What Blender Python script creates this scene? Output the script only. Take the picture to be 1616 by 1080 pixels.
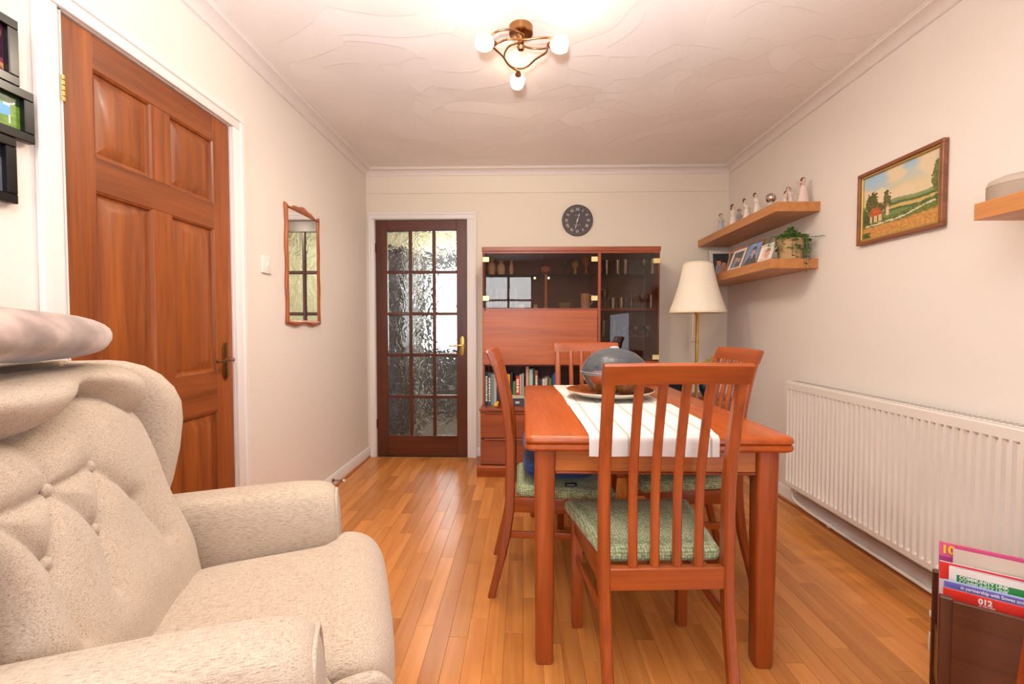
import bpy, bmesh, math, random
from mathutils import Vector, Matrix, Euler, noise
R = math.radians
sc = bpy.context.scene
COL = sc.collection
for o in list(bpy.data.objects): bpy.data.objects.remove(o)
rng = random.Random(7)

# ------------------------------------------------------------------ camera
cam = bpy.data.cameras.new('camera'); cam.sensor_fit = 'HORIZONTAL'; cam.sensor_width = 36
cam.lens = 718 / 1616 * 36; cam.clip_start = .02
co = bpy.data.objects.new('camera', cam); COL.objects.link(co)
co.location = (0, 0, 1.095); co.rotation_euler = (R(90 - 1.834), 0, R(1.436))
sc.camera = co
# ------------------------------------------------------------------ exposure
vs = sc.view_settings
vs.view_transform = 'Standard'; vs.look = 'None'; vs.gamma = 1; vs.exposure = 0.38
try: vs.use_curve_mapping = False
except Exception: pass
# ------------------------------------------------------------------ sky
w = bpy.data.worlds.new('world'); sc.world = w; w.use_nodes = True
bg = w.node_tree.nodes['Background']; bg.inputs[0].default_value = (.80, .90, 1.0, 1); bg.inputs[1].default_value = 1.3

def lamp(name, kind, loc, energy, color, rot=(0, 0, 0), size=(1, 1), radius=.03):
    l = bpy.data.lights.new(name, kind); l.energy = energy; l.color = color
    if kind == 'AREA':
        l.shape = 'RECTANGLE'; l.size, l.size_y = size
    else: l.shadow_soft_size = radius
    o = bpy.data.objects.new(name, l); COL.objects.link(o); o.location = loc; o.rotation_euler = rot
    return o
# daylight by the rear window; the cool side light is added, no window there
lamp('window_daylight', 'AREA', (-.3, -2.42, 1.5), 36, (.90, .95, 1), (R(90), 0, 0), (1.0, 1.3))
lamp('side_fill_light', 'AREA', (1.62, -1.0, .72), 15, (.62, .80, 1), (0, R(90), 0), (1.2, 1.5))
# the photographer's flash, bounced off the ceiling
fl = lamp('bounced_flash', 'SPOT', (-.08, -.18, 1.30), 440, (.92, .96, 1), (R(180 - 29), 0, 0), radius=.08)
fl.data.spot_size = R(105); fl.data.spot_blend = .9
# unseen area light added to brighten the hall behind the glazed door
lamp('hall_fill_light', 'AREA', (-.75, 4.9, 2.36), 24, (1, .97, .88), (0, 0, 0), (.9, .9))

# ================================================================== helpers
def s2l(c): return c / 12.92 if c <= .04045 else ((c + .055) / 1.055) ** 2.4
def rgb(r, g, b): return (s2l(r / 255), s2l(g / 255), s2l(b / 255), 1)

def nmat(name):
    m = bpy.data.materials.new(name); m.use_nodes = True
    nt = m.node_tree; return m, nt, nt.nodes, nt.links, nt.nodes['Principled BSDF']
def N(nt, t, **kw):
    n = nt.nodes.new(t)
    for k, v in kw.items():
        if k.startswith('i_'): n.inputs[k[2:].replace('_', ' ')].default_value = v
        else: setattr(n, k, v)
    return n
def ramp(nt, stops):
    r = nt.nodes.new('ShaderNodeValToRGB'); e = r.color_ramp.elements
    while len(e) > 1: e.remove(e[-1])
    e[0].position = stops[0][0]; e[0].color = stops[0][1]
    for p, c in stops[1:]:
        x = e.new(p); x.color = c
    return r
_pc = {}
def plain(c, rough=.5, metal=0, coat=0, emit=0, name=None, bump=0, bscale=200, spec=.5, sheen=0):
    key = (tuple(c), rough, metal, coat, emit, bump, bscale, spec, sheen)
    if key in _pc: return _pc[key]
    m, nt, nd, lk, b = nmat(name or 'paint')
    b.inputs['Base Color'].default_value = c; b.inputs['Roughness'].default_value = rough
    b.inputs['Metallic'].default_value = metal; b.inputs['Coat Weight'].default_value = coat
    b.inputs['Specular IOR Level'].default_value = spec
    b.inputs['Sheen Weight'].default_value = sheen
    if emit:
        b.inputs['Emission Color'].default_value = c; b.inputs['Emission Strength'].default_value = emit
    tc = N(nt, 'ShaderNodeTexCoord')
    nz = N(nt, 'ShaderNodeTexNoise'); nz.inputs['Scale'].default_value = bscale; nz.inputs['Detail'].default_value = 3
    lk.new(tc.outputs['Object'], nz.inputs['Vector'])
    if bump:
        bp = N(nt, 'ShaderNodeBump'); bp.inputs['Strength'].default_value = bump; bp.inputs['Distance'].default_value = .002
        lk.new(nz.outputs['Fac'], bp.inputs['Height']); lk.new(bp.outputs['Normal'], b.inputs['Normal'])
    _pc[key] = m; return m

_wc = {}
def wood(dark, light, axis='x', rough=.32, scale=1.0, coat=.25, contrast=1.0, vary=.25, spec=.5):
    key = (tuple(dark), tuple(light), axis, rough, scale, coat, vary)
    if key in _wc: return _wc[key]
    m, nt, nd, lk, b = nmat('wood')
    tc = N(nt, 'ShaderNodeTexCoord'); oi = N(nt, 'ShaderNodeObjectInfo')
    mp = N(nt, 'ShaderNodeMapping')
    sx = {'x': (1.2, 22, 22), 'y': (22, 1.2, 22), 'z': (22, 22, 1.2)}[axis]
    mp.inputs['Scale'].default_value = [v * scale for v in sx]
    ad = N(nt, 'ShaderNodeVectorMath', operation='ADD')
    ml = N(nt, 'ShaderNodeMath', operation='MULTIPLY'); ml.inputs[1].default_value = 37.0
    lk.new(oi.outputs['Random'], ml.inputs[0])
    lk.new(tc.outputs['Object'], mp.inputs['Vector']); lk.new(mp.outputs['Vector'], ad.inputs[0]); lk.new(ml.outputs[0], ad.inputs[1])
    n1 = N(nt, 'ShaderNodeTexNoise'); n1.inputs['Scale'].default_value = 1.0; n1.inputs['Detail'].default_value = 6
    n1.inputs['Roughness'].default_value = .62; n1.inputs['Distortion'].default_value = .6
    lk.new(ad.outputs[0], n1.inputs['Vector'])
    n2 = N(nt, 'ShaderNodeTexNoise'); n2.inputs['Scale'].default_value = 4.5; n2.inputs['Detail'].default_value = 3
    lk.new(ad.outputs[0], n2.inputs['Vector'])
    mx = N(nt, 'ShaderNodeMath', operation='MULTIPLY_ADD'); mx.inputs[1].default_value = .35
    lk.new(n2.outputs['Fac'], mx.inputs[0]); lk.new(n1.outputs['Fac'], mx.inputs[2])
    rp = ramp(nt, [(.42, dark), (.92, light)])
    lk.new(mx.outputs[0], rp.inputs[0])
    hs = N(nt, 'ShaderNodeHueSaturation')
    mr = N(nt, 'ShaderNodeMapRange'); mr.inputs['To Min'].default_value = 1 - vary; mr.inputs['To Max'].default_value = 1 + vary
    lk.new(oi.outputs['Random'], mr.inputs['Value']); lk.new(mr.outputs[0], hs.inputs['Value'])
    lk.new(rp.outputs[0], hs.inputs['Color']); lk.new(hs.outputs[0], b.inputs['Base Color'])
    b.inputs['Roughness'].default_value = rough; b.inputs['Coat Weight'].default_value = coat; b.inputs['Coat Roughness'].default_value = .2
    b.inputs['Specular IOR Level'].default_value = spec
    _wc[key] = m; return m

def clear_glass(name, tint, ior=1.45, rough=0.0, gl=(1, 1, 1, 1)):
    m, nt, nd, lk, b = nmat(name); nd.remove(b)
    out = [n for n in nd if n.type == 'OUTPUT_MATERIAL'][0]
    t = N(nt, 'ShaderNodeBsdfTransparent'); t.inputs[0].default_value = tint
    g = N(nt, 'ShaderNodeBsdfGlossy'); g.inputs['Roughness'].default_value = rough; g.inputs[0].default_value = gl
    f = N(nt, 'ShaderNodeFresnel'); f.inputs[0].default_value = ior
    mx = N(nt, 'ShaderNodeMixShader')
    lk.new(f.outputs[0], mx.inputs[0]); lk.new(t.outputs[0], mx.inputs[1]); lk.new(g.outputs[0], mx.inputs[2])
    lk.new(mx.outputs[0], out.inputs[0]); return m

def vcol_mat(rough=.5, name='print', coat=0):
    m, nt, nd, lk, b = nmat(name)
    a = N(nt, 'ShaderNodeVertexColor'); a.layer_name = 'Col'
    lk.new(a.outputs[0], b.inputs['Base Color']); b.inputs['Roughness'].default_value = rough
    b.inputs['Coat Weight'].default_value = coat
    return m
PRINT = vcol_mat(.45); PRINTG = vcol_mat(.3, 'glossy_print', .3)

# ---- geometry
def bm_new(): return bmesh.new()
def xf(vs, m):
    for v in vs: v.co = m @ v.co
def box(bm, c, s, bev=0, rot=None, seg=1):
    t = bmesh.new(); bmesh.ops.create_cube(t, size=1)
    for v in t.verts: v.co = Vector((v.co.x * s[0], v.co.y * s[1], v.co.z * s[2]))
    if bev: bmesh.ops.bevel(t, geom=t.edges[:], offset=bev, segments=seg, affect='EDGES', profile=.5)
    M = Matrix.Translation(c) @ (Euler(rot).to_matrix().to_4x4() if rot else Matrix())
    for v in t.verts: v.co = M @ v.co
    join(bm, t); t.free()
def b2(bm, a, b, bev=0, seg=1):
    box(bm, [(p + q) / 2 for p, q in zip(a, b)], [abs(q - p) for p, q in zip(a, b)], bev, None, seg)
def join(bm, t):
    mp = [bm.verts.new(v.co) for v in t.verts]; t.verts.index_update()
    for f in t.faces:
        try: nf = bm.faces.new([mp[v.index] for v in f.verts]); nf.smooth = f.smooth
        except ValueError: pass
def lathe(bm, prof, c=(0, 0, 0), seg=24, rot=None, sc_=(1, 1, 1)):
    M = Matrix.Translation(c) @ (Euler(rot).to_matrix().to_4x4() if rot else Matrix())
    rings = []
    for r, z in prof:
        if r < 1e-6: rings.append([bm.verts.new(M @ Vector((0, 0, z)))])
        else: rings.append([bm.verts.new(M @ Vector((r * math.cos(2 * math.pi * i / seg) * sc_[0], r * math.sin(2 * math.pi * i / seg) * sc_[1], z))) for i in range(seg)])
    for a, b in zip(rings, rings[1:]):
        for i in range(seg):
            j = (i + 1) % seg
            q = [a[i % len(a)], a[j % len(a)], b[j % len(b)], b[i % len(b)]]
            u = []
            for v in q:
                if v not in u: u.append(v)
            if len(u) > 2:
                try: bm.faces.new(u)
                except ValueError: pass
def loft(bm, rings, cap=True, closed=False):
    vs = [[bm.verts.new(p) for p in r] for r in rings]; n = len(vs[0])
    for a, b in zip(vs, vs[1:]):
        for i in range(n):
            j = (i + 1) % n; bm.faces.new((a[i], a[j], b[j], b[i]))
    if cap:
        bm.faces.new(vs[0][::-1]); bm.faces.new(vs[-1])
def smooth_path(pts, n=6):
    pts = [Vector(p) for p in pts]; out = []
    P = [pts[0] * 2 - pts[1]] + pts + [pts[-1] * 2 - pts[-2]]
    for i in range(1, len(P) - 2):
        for k in range(n):
            t = k / n; a, b, c, d = P[i - 1], P[i], P[i + 1], P[i + 2]
            out.append(.5 * ((2 * b) + (c - a) * t + (2 * a - 5 * b + 4 * c - d) * t * t + (3 * b - a - 3 * c + d) * t ** 3))
    out.append(pts[-1]); return out
def tube(bm, pts, r, seg=10, cap=True):
    pts = [Vector(p) for p in pts]; rr = r if isinstance(r, (list, tuple)) else [r] * len(pts)
    t0 = (pts[1] - pts[0]).normalized(); up = Vector((0, 0, 1)) if abs(t0.z) < .9 else Vector((1, 0, 0))
    nrm = (up - t0 * up.dot(t0)).normalized(); rings = []
    for i, p in enumerate(pts):
        t = (pts[min(i + 1, len(pts) - 1)] - pts[max(i - 1, 0)]).normalized()
        nrm = (nrm - t * nrm.dot(t)).normalized(); bn = t.cross(nrm)
        rings.append([p + (nrm * math.cos(2 * math.pi * k / seg) + bn * math.sin(2 * math.pi * k / seg)) * rr[i] for k in range(seg)])
    loft(bm, rings, cap)
def ball(bm, c, r, seg=14, s=(1, 1, 1)):
    prof = [(r * math.sin(math.pi * k / 8), -r * math.cos(math.pi * k / 8)) for k in range(9)]
    prof[0] = (0, -r); prof[-1] = (0, r)
    t = bmesh.new(); lathe(t, prof, (0, 0, 0), seg)
    for v in t.verts: v.co = Vector((v.co.x * s[0] + c[0], v.co.y * s[1] + c[1], v.co.z * s[2] + c[2]))
    join(bm, t); t.free()
def prism(bm, poly, axis, a, b, bev=0):
    """poly in the two other axes; extruded along axis from a to b"""
    def mk(p, h):
        return {'x': (h, p[0], p[1]), 'y': (p[0], h, p[1]), 'z': (p[0], p[1], h)}[axis]
    t = bmesh.new()
    A = [t.verts.new(mk(p, a)) for p in poly]; B = [t.verts.new(mk(p, b)) for p in poly]; n = len(poly)
    t.faces.new(A[::-1]); t.faces.new(B)
    for i in range(n):
        j = (i + 1) % n; t.faces.new((A[i], A[j], B[j], B[i]))
    bmesh.ops.recalc_face_normals(t, faces=t.faces[:])
    if bev: bmesh.ops.bevel(t, geom=t.edges[:], offset=bev, segments=2, affect='EDGES', profile=.5)
    join(bm, t); t.free()

def mesh_of(name, bm, m, smooth=30):
    bmesh.ops.recalc_face_normals(bm, faces=bm.faces[:])
    me = bpy.data.meshes.new(name); bm.to_mesh(me); bm.free()
    if m: me.materials.append(m)
    if smooth is not None and len(me.polygons):
        me.shade_smooth()
        try: me.set_sharp_from_angle(angle=R(smooth))
        except Exception: pass
    return me
def obj(name, bm, m, parent=None, loc=None, rot=None, smooth=30):
    me = mesh_of(name, bm, m, smooth) if not isinstance(bm, bpy.types.Mesh) else bm
    o = bpy.data.objects.new(name, me); COL.objects.link(o)
    if parent: o.parent = parent
    if loc: o.location = loc
    if rot: o.rotation_euler = rot
    return o
def tag(o, label, cat, group=None):
    o['label'] = label; o['category'] = cat
    if group: o['group'] = group
    return o
def thing(name, label, cat, loc=(0, 0, 0), rz=0, group=None):
    o = bpy.data.objects.new(name, None); COL.objects.link(o); o.empty_display_size = .05
    o.location = loc; o.rotation_euler = (0, 0, rz)
    return tag(o, label, cat, group)
def struct(name, bm, m, parent=None, smooth=30):
    o = obj(name, bm, m, parent, smooth=smooth)
    if not parent: o['kind'] = 'structure'
    return o
def sroot(name):
    o = bpy.data.objects.new(name, None); COL.objects.link(o); o['kind'] = 'structure'; o.empty_display_size = .05; return o
def copy_tree(o, parent=None):
    c = o.copy(); COL.objects.link(c)
    if parent: c.parent = parent
    for ch in list(o.children): copy_tree(ch, c)
    return c
def picture(name, w_, h_, nx, ny, fn, parent, mat, M):
    """flat printed picture: colours from fn(u, v) (sRGB 0..255); local plane x right, y up, mapped by matrix M"""
    me = bpy.data.meshes.new(name); V = []; F = []; cols = []
    for j in range(ny + 1):
        for i in range(nx + 1): V.append(M @ Vector(((i / nx - .5) * w_, (j / ny - .5) * h_, 0)))
    for j in range(ny):
        for i in range(nx):
            a = j * (nx + 1) + i; F.append((a, a + 1, a + nx + 2, a + nx + 1))
            c = fn((i + .5) / nx, (j + .5) / ny); cols += list(rgb(*[max(0, min(255, q)) for q in c])) * 4
    me.from_pydata([tuple(v) for v in V], [], F); me.materials.append(mat)
    ca = me.color_attributes.new('Col', 'FLOAT_COLOR', 'CORNER'); ca.data.foreach_set('color', cols)
    o = bpy.data.objects.new(name, me); COL.objects.link(o); o.parent = parent; return o
def text(name, body, size, m, parent, M, depth=.0004, align='CENTER', sx=1.0, bold=0):
    cu = bpy.data.curves.new(name, 'FONT'); cu.body = body; cu.size = size; cu.extrude = depth; cu.align_x = align; cu.align_y = 'CENTER'
    cu.offset = bold; cu.resolution_u = 3
    t = bpy.data.objects.new('tmp_text', cu); COL.objects.link(t)
    dg = bpy.context.evaluated_depsgraph_get(); me = bpy.data.meshes.new_from_object(t.evaluated_get(dg)); me.name = name
    bpy.data.objects.remove(t)
    me.transform(M @ Matrix.Diagonal((sx, 1, 1, 1)))
    me.materials.clear(); me.materials.append(m)
    o = bpy.data.objects.new(name, me); COL.objects.link(o); o.parent = parent; return o
def frame_m(c, right, up):
    """matrix taking local (x right, y up, z toward viewer) to the given frame"""
    r = Vector(right).normalized(); u = Vector(up).normalized(); n = r.cross(u)
    M = Matrix((r, u, n)).transposed().to_4x4(); M.translation = Vector(c); return M
def nz(x, y, z=0): return noise.noise(Vector((x, y, z)))
def mixc(a, b, t): t = max(0, min(1, t)); return tuple(p + (q - p) * t for p, q in zip(a, b))
def sstep(a, b, x):
    t = max(0, min(1, (x - a) / (b - a))); return t * t * (3 - 2 * t)

# ================================================================== materials
XL, XR, YB, YR, ZC = -1.31, 1.675, 3.79, -2.3, 2.40
def wallpaper(name, col, scale=170, strength=.35, dist=.0016, col2=None):
    m, nt, nd, lk, b = nmat(name)
    tc = N(nt, 'ShaderNodeTexCoord')
    a = N(nt, 'ShaderNodeTexNoise'); a.inputs['Scale'].default_value = scale; a.inputs['Detail'].default_value = 2; a.inputs['Distortion'].default_value = 1.2
    v = N(nt, 'ShaderNodeTexVoronoi'); v.inputs['Scale'].default_value = scale * .55; v.feature = 'SMOOTH_F1'
    lk.new(tc.outputs['Object'], a.inputs['Vector']); lk.new(tc.outputs['Object'], v.inputs['Vector'])
    ad = N(nt, 'ShaderNodeMath', operation='ADD'); lk.new(a.outputs['Fac'], ad.inputs[0]); lk.new(v.outputs['Distance'], ad.inputs[1])
    bp = N(nt, 'ShaderNodeBump'); bp.inputs['Strength'].default_value = strength; bp.inputs['Distance'].default_value = dist
    lk.new(ad.outputs[0], bp.inputs['Height']); lk.new(bp.outputs['Normal'], b.inputs['Normal'])
    b.inputs['Base Color'].default_value = col; b.inputs['Roughness'].default_value = .62; b.inputs['Specular IOR Level'].default_value = .3
    return m
WALL = wallpaper('cream_embossed_wallpaper', rgb(237, 228, 219))
WALLB = wallpaper('cream_smooth_wall', rgb(237, 226, 209), 260, .08, .0006)
WHITE = plain(rgb(238, 232, 229), .42, name='white_gloss_paint', spec=.4)
COVE = plain(rgb(232, 222, 217), .6, name='coving_paint')
RADW = plain(rgb(235, 226, 217), .35, name='radiator_enamel')
def artex():
    m, nt, nd, lk, b = nmat('artex_ceiling')
    tc = N(nt, 'ShaderNodeTexCoord')
    wn = N(nt, 'ShaderNodeTexNoise'); wn.inputs['Scale'].default_value = 2.2; wn.inputs['Detail'].default_value = 0
    lk.new(tc.outputs['Object'], wn.inputs['Vector'])
    sb = N(nt, 'ShaderNodeVectorMath', operation='SUBTRACT'); sb.inputs[1].default_value = (.5, .5, .5)
    ml = N(nt, 'ShaderNodeVectorMath', operation='SCALE'); ml.inputs['Scale'].default_value = .55
    ad = N(nt, 'ShaderNodeVectorMath', operation='ADD')
    lk.new(wn.outputs['Color'], sb.inputs[0]); lk.new(sb.outputs[0], ml.inputs[0]); lk.new(ml.outputs[0], ad.inputs[0]); lk.new(tc.outputs['Object'], ad.inputs[1])
    fz = N(nt, 'ShaderNodeVectorMath', operation='MULTIPLY'); fz.inputs[1].default_value = (1, 1, 0); lk.new(ad.outputs[0], fz.inputs[0]); ad = fz
    vo = N(nt, 'ShaderNodeTexVoronoi'); vo.voronoi_dimensions = '2D'; vo.inputs['Scale'].default_value = 5.2
    lk.new(ad.outputs[0], vo.inputs['Vector'])
    # every trowel stroke is a patch tilted its own way
    df = N(nt, 'ShaderNodeVectorMath', operation='SUBTRACT'); lk.new(ad.outputs[0], df.inputs[0])
    dv = N(nt, 'ShaderNodeVectorMath', operation='SCALE'); dv.inputs['Scale'].default_value = 1 / 5.2
    lk.new(vo.outputs['Position'], df.inputs[1])
    rd = N(nt, 'ShaderNodeVectorMath', operation='SUBTRACT'); rd.inputs[1].default_value = (.5, .5, .5); lk.new(vo.outputs['Color'], rd.inputs[0])
    dt = N(nt, 'ShaderNodeVectorMath', operation='DOT_PRODUCT'); lk.new(df.outputs[0], dt.inputs[0]); lk.new(rd.outputs[0], dt.inputs[1])
    fn = N(nt, 'ShaderNodeTexNoise'); fn.inputs['Scale'].default_value = 60; lk.new(tc.outputs['Object'], fn.inputs['Vector'])
    sm = N(nt, 'ShaderNodeMath', operation='MULTIPLY_ADD'); sm.inputs[1].default_value = .004
    lk.new(fn.outputs['Fac'], sm.inputs[0]); lk.new(dt.outputs['Value'], sm.inputs[2])
    ve = N(nt, 'ShaderNodeTexVoronoi'); ve.voronoi_dimensions = '2D'; ve.feature = 'DISTANCE_TO_EDGE'; ve.inputs['Scale'].default_value = 5.2; lk.new(ad.outputs[0], ve.inputs['Vector'])
    rg = N(nt, 'ShaderNodeMapRange'); rg.inputs['From Max'].default_value = .045; rg.inputs['To Min'].default_value = 1; rg.inputs['To Max'].default_value = 0; lk.new(ve.outputs['Distance'], rg.inputs['Value'])
    nn = N(nt, 'ShaderNodeVectorMath', operation='NORMALIZE'); lk.new(df.outputs[0], nn.inputs[0])
    mk = N(nt, 'ShaderNodeVectorMath', operation='DOT_PRODUCT'); mk.inputs[1].default_value = (-.35, -.94, 0); lk.new(nn.outputs[0], mk.inputs[0])
    mr = N(nt, 'ShaderNodeMapRange'); mr.inputs['From Min'].default_value = .55; mr.inputs['From Max'].default_value = .92; lk.new(mk.outputs['Value'], mr.inputs['Value'])
    rm = N(nt, 'ShaderNodeMath', operation='MULTIPLY'); lk.new(rg.outputs[0], rm.inputs[0]); lk.new(mr.outputs[0], rm.inputs[1])
    s3 = N(nt, 'ShaderNodeMath', operation='MULTIPLY_ADD'); s3.inputs[1].default_value = .020; lk.new(rm.outputs[0], s3.inputs[0]); lk.new(sm.outputs[0], s3.inputs[2])
    bp = N(nt, 'ShaderNodeBump'); bp.inputs['Strength'].default_value = .22; bp.inputs['Distance'].default_value = .25
    lk.new(s3.outputs[0], bp.inputs['Height']); lk.new(bp.outputs['Normal'], b.inputs['Normal'])
    b.inputs['Base Color'].default_value = rgb(238, 230, 225); b.inputs['Roughness'].default_value = .55
    return m
CEIL = artex()
# teak / mahogany of the dining set and cabinet
TD, TL = rgb(126, 54, 16), rgb(176, 84, 31)
def teak(ax, **k): return wood(TD, TL, ax, **k)
CD, CLt = rgb(118, 50, 20), rgb(172, 84, 40)
def cab(ax, **k): return wood(CD, CLt, ax, **k)
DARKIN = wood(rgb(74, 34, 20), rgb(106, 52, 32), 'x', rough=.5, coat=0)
OAK = wood(rgb(176, 110, 56), rgb(205, 142, 84), 'y', rough=.42, coat=.1, scale=1.6, vary=.03)
BRASS = plain(rgb(205, 165, 90), .28, 1, name='brass')
ABRASS = plain(rgb(150, 112, 72), .3, 1, name='antique_brass')
GOLDP = plain(rgb(232, 214, 150), .3, .7, name='gilt_plate')
BLACK = plain(rgb(16, 14, 17), .3, name='black_lacquer')
SMOKED = clear_glass('smoked_glass', (.76, .66, .58, 1), 1.42)
CLEAR = clear_glass('clear_glass', (.90, .91, .90, 1), 2.1, .03)
PANE = clear_glass('window_pane', (.97, .98, .98, 1), 1.3)

# ================================================================== room shell
def wall_with_hole(name, axis, pos, th, a0, a1, z0, z1, h, m):
    """wall in plane axis=pos, thick th outwards, with rectangular hole h=(b0,b1,c0,c1)"""
    bm = bm_new(); b0, b1, c0, c1 = h
    for (p, q, r_, s_) in ((a0, b0, z0, z1), (b1, a1, z0, z1), (b0, b1, z0, c0), (b0, b1, c1, z1)):
        if q - p < 1e-4 or s_ - r_ < 1e-4: continue
        if axis == 'x': b2(bm, (pos, p, r_), (pos + th, q, s_))
        else: b2(bm, (p, pos, r_), (q, pos + th, s_))
    return struct(name, bm, m, smooth=None)
wall_with_hole('wall_left', 'x', XL, -.14, YR - .14, YB + .14, -.1, 2.55, (1.262, 2.031, -.05, 1.998), WALL)
wall_with_hole('wall_back', 'y', YB, .14, XL, XR + .14, -.1, 2.55, (-1.24, -.468, -.05, 1.995), WALLB)
bm = bm_new(); b2(bm, (XR, YR - .14, -.1), (XR + .14, YB, 2.55)); struct('wall_right', bm, WALL, smooth=None)
wall_with_hole('wall_rear', 'y', YR, -.14, XL, XR, -.1, 2.55, (-.80, .20, .85, 2.15), WALL)
bm = bm_new(); b2(bm, (XL, YR, ZC), (XR, YB, ZC + .12)); struct('ceiling', bm, CEIL, smooth=None)
# boxed-in fascia along the top of the back wall
bm = bm_new(); b2(bm, (XL + .001, YB - .008, 2.205), (XR - .001, YB + .002, 2.37), .001); struct('trim_1', bm, WALLB)
# coving
def cove_prof(sx):
    p = [(0, 2.345), (0, ZC), (.068, ZC), (.068, ZC - .004), (.062, ZC - .006)]
    for k in range(7):
        a = R(90 * k / 6); p.append((.058 - .050 * math.sin(a), ZC - .012 - .040 + .038 * math.cos(a)))
    p += [(.005, 2.349), (.005, 2.345)]
    return p
bm = bm_new(); prism(bm, [(XL + p[0], p[1]) for p in cove_prof(1)], 'y', YR, YB)
struct('trim_2', bm, COVE)
bm = bm_new(); prism(bm, [(XR - p[0], p[1]) for p in cove_prof(1)], 'y', YR, YB)
struct('trim_3', bm, COVE)
bm = bm_new(); prism(bm, [(YB - .008 - p[0], p[1]) for p in cove_prof(1)], 'x', XL, XR)
struct('trim_4', bm, COVE)
# skirting with a wooden beading at the floor
SKW = wood(rgb(140, 78, 40), rgb(186, 118, 70), 'y', vary=.02)
def skirt(name, a, b, inward, axis):
    r_ = sroot(name); bm = bm_new(); bd = bm_new()
    if axis == 'y':
        x = a[0]; prism(bm, [(x, 0), (x + inward * .014, 0), (x + inward * .014, .07), (x + inward * .006, .085), (x, .085)], 'y', a[1], b[1])
        prism(bd, [(x + inward * .014, 0), (x + inward * .028, 0), (x + inward * .026, .010), (x + inward * .014, .016)], 'y', a[1], b[1])
    else:
        y = a[1]; prism(bm, [(y, 0), (y + inward * .014, 0), (y + inward * .014, .07), (y + inward * .006, .085), (y, .085)], 'x', a[0], b[0])
        prism(bd, [(y + inward * .014, 0), (y + inward * .028, 0), (y + inward * .026, .010), (y + inward * .014, .016)], 'x', a[0], b[0])
    obj('skirting_board', bm, WHITE, r_); obj('floor_beading', bd, SKW, r_)
skirt('baseboard_left', (XL, 2.12), (XL, YB), 1, 'y')
skirt('baseboard_right', (XR, YR), (XR, YB - .015), -1, 'y')
skirt('baseboard_back', (-.388, YB), (XR - .03, YB), -1, 'x')

# ------------------------------------------------------------------ floor: three-strip parquet boards, every strip a piece
def floor_mat(axis='y'):
    m, nt, nd, lk, b = nmat('beech_strip')
    tc = N(nt, 'ShaderNodeTexCoord'); oi = N(nt, 'ShaderNodeObjectInfo'); gm = N(nt, 'ShaderNodeNewGeometry')
    mp = N(nt, 'ShaderNodeMapping'); mp.inputs['Scale'].default_value = (30, 2.2, 30)
    lk.new(gm.outputs['Position'], mp.inputs['Vector'])
    ml = N(nt, 'ShaderNodeMath', operation='MULTIPLY'); ml.inputs[1].default_value = 53
    lk.new(oi.outputs['Random'], ml.inputs[0])
    ad = N(nt, 'ShaderNodeVectorMath', operation='ADD'); lk.new(mp.outputs[0], ad.inputs[0]); lk.new(ml.outputs[0], ad.inputs[1])
    n1 = N(nt, 'ShaderNodeTexNoise'); n1.inputs['Scale'].default_value = .8; n1.inputs['Detail'].default_value = 5; n1.inputs['Distortion'].default_value = .8
    lk.new(ad.outputs[0], n1.inputs['Vector'])
    rp = ramp(nt, [(.3, rgb(194, 120, 58)), (.5, rgb(206, 133, 67)), (.72, rgb(216, 146, 78))]); lk.new(n1.outputs['Fac'], rp.inputs[0])
    rr = ramp(nt, [(0, (.72, .68, .62, 1)), (.35, (.90, .88, .86, 1)), (.75, (1.0, 1.0, 1.0, 1)), (1, (1.08, 1.08, 1.06, 1))]); lk.new(oi.outputs['Random'], rr.inputs[0])
    mx = N(nt, 'ShaderNodeMix', data_type='RGBA', blend_type='MULTIPLY'); mx.inputs['Factor'].default_value = 1
    lk.new(rp.outputs[0], mx.inputs['A']); lk.new(rr.outputs[0], mx.inputs['B'])
    lk.new(mx.outputs['Result'], b.inputs['Base Color'])
    b.inputs['Roughness'].default_value = .25; b.inputs['Specular IOR Level'].default_value = .32
    return m
FLOORM = floor_mat()
bm = bm_new(); b2(bm, (XL - .14, YR - .14, -.12), (XR + .14, YB, -.010))
fl_o = struct('floor', bm, plain(rgb(120, 72, 38), .6, name='floor_base'), smooth=None)
SW, SL = .0655, .50
strip_cache = {}
def strip_mesh(L, W):
    k = (round(L, 3), round(W, 3))
    if k not in strip_cache:
        bm = bm_new(); t = .010
        b2(bm, (-W / 2 + .0003, -L / 2 + .0003, -t), (W / 2 - .0003, L / 2 - .0003, 0))
        ed = [e for e in bm.edges if all(v.co.z > -.001 for v in e.verts)]
        bmesh.ops.bevel(bm, geom=ed, offset=.0006, segments=1, affect='EDGES')
        strip_cache[k] = mesh_of('plank', bm, FLOORM, None)
    return strip_cache[k]
n_planks = 0; far_bm = bm_new(); col_i = 0
x = XL
while x < XR - .002:
    wdt = min(SW, XR - x); y = YB
    off = [.0, .21, .37, .11, .30][col_i % 5] + rng.uniform(0, .08)
    first = True
    while y > YR + .001:
        L = SL - off if first else SL
        if y - L < YR: L = y - YR
        first = False
        seen = (y > .95 and not (x < -1.0 and y < 1.4)) and n_planks < 300
        if seen:
            o = bpy.data.objects.new('plank', strip_mesh(L, wdt)); COL.objects.link(o); o.parent = fl_o
            o.location = (x + wdt / 2, y - L / 2, rng.uniform(-.00015, .0001)); n_planks += 1
        else: b2(far_bm, (x + .0003, y - L + .0003, -.010), (x + wdt - .0003, y - .0003, 0))
        y -= L
    x += wdt; col_i += 1
fo = obj('plank_field', far_bm, FLOORM, fl_o, smooth=None); fo['kind'] = 'stuff'

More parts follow.
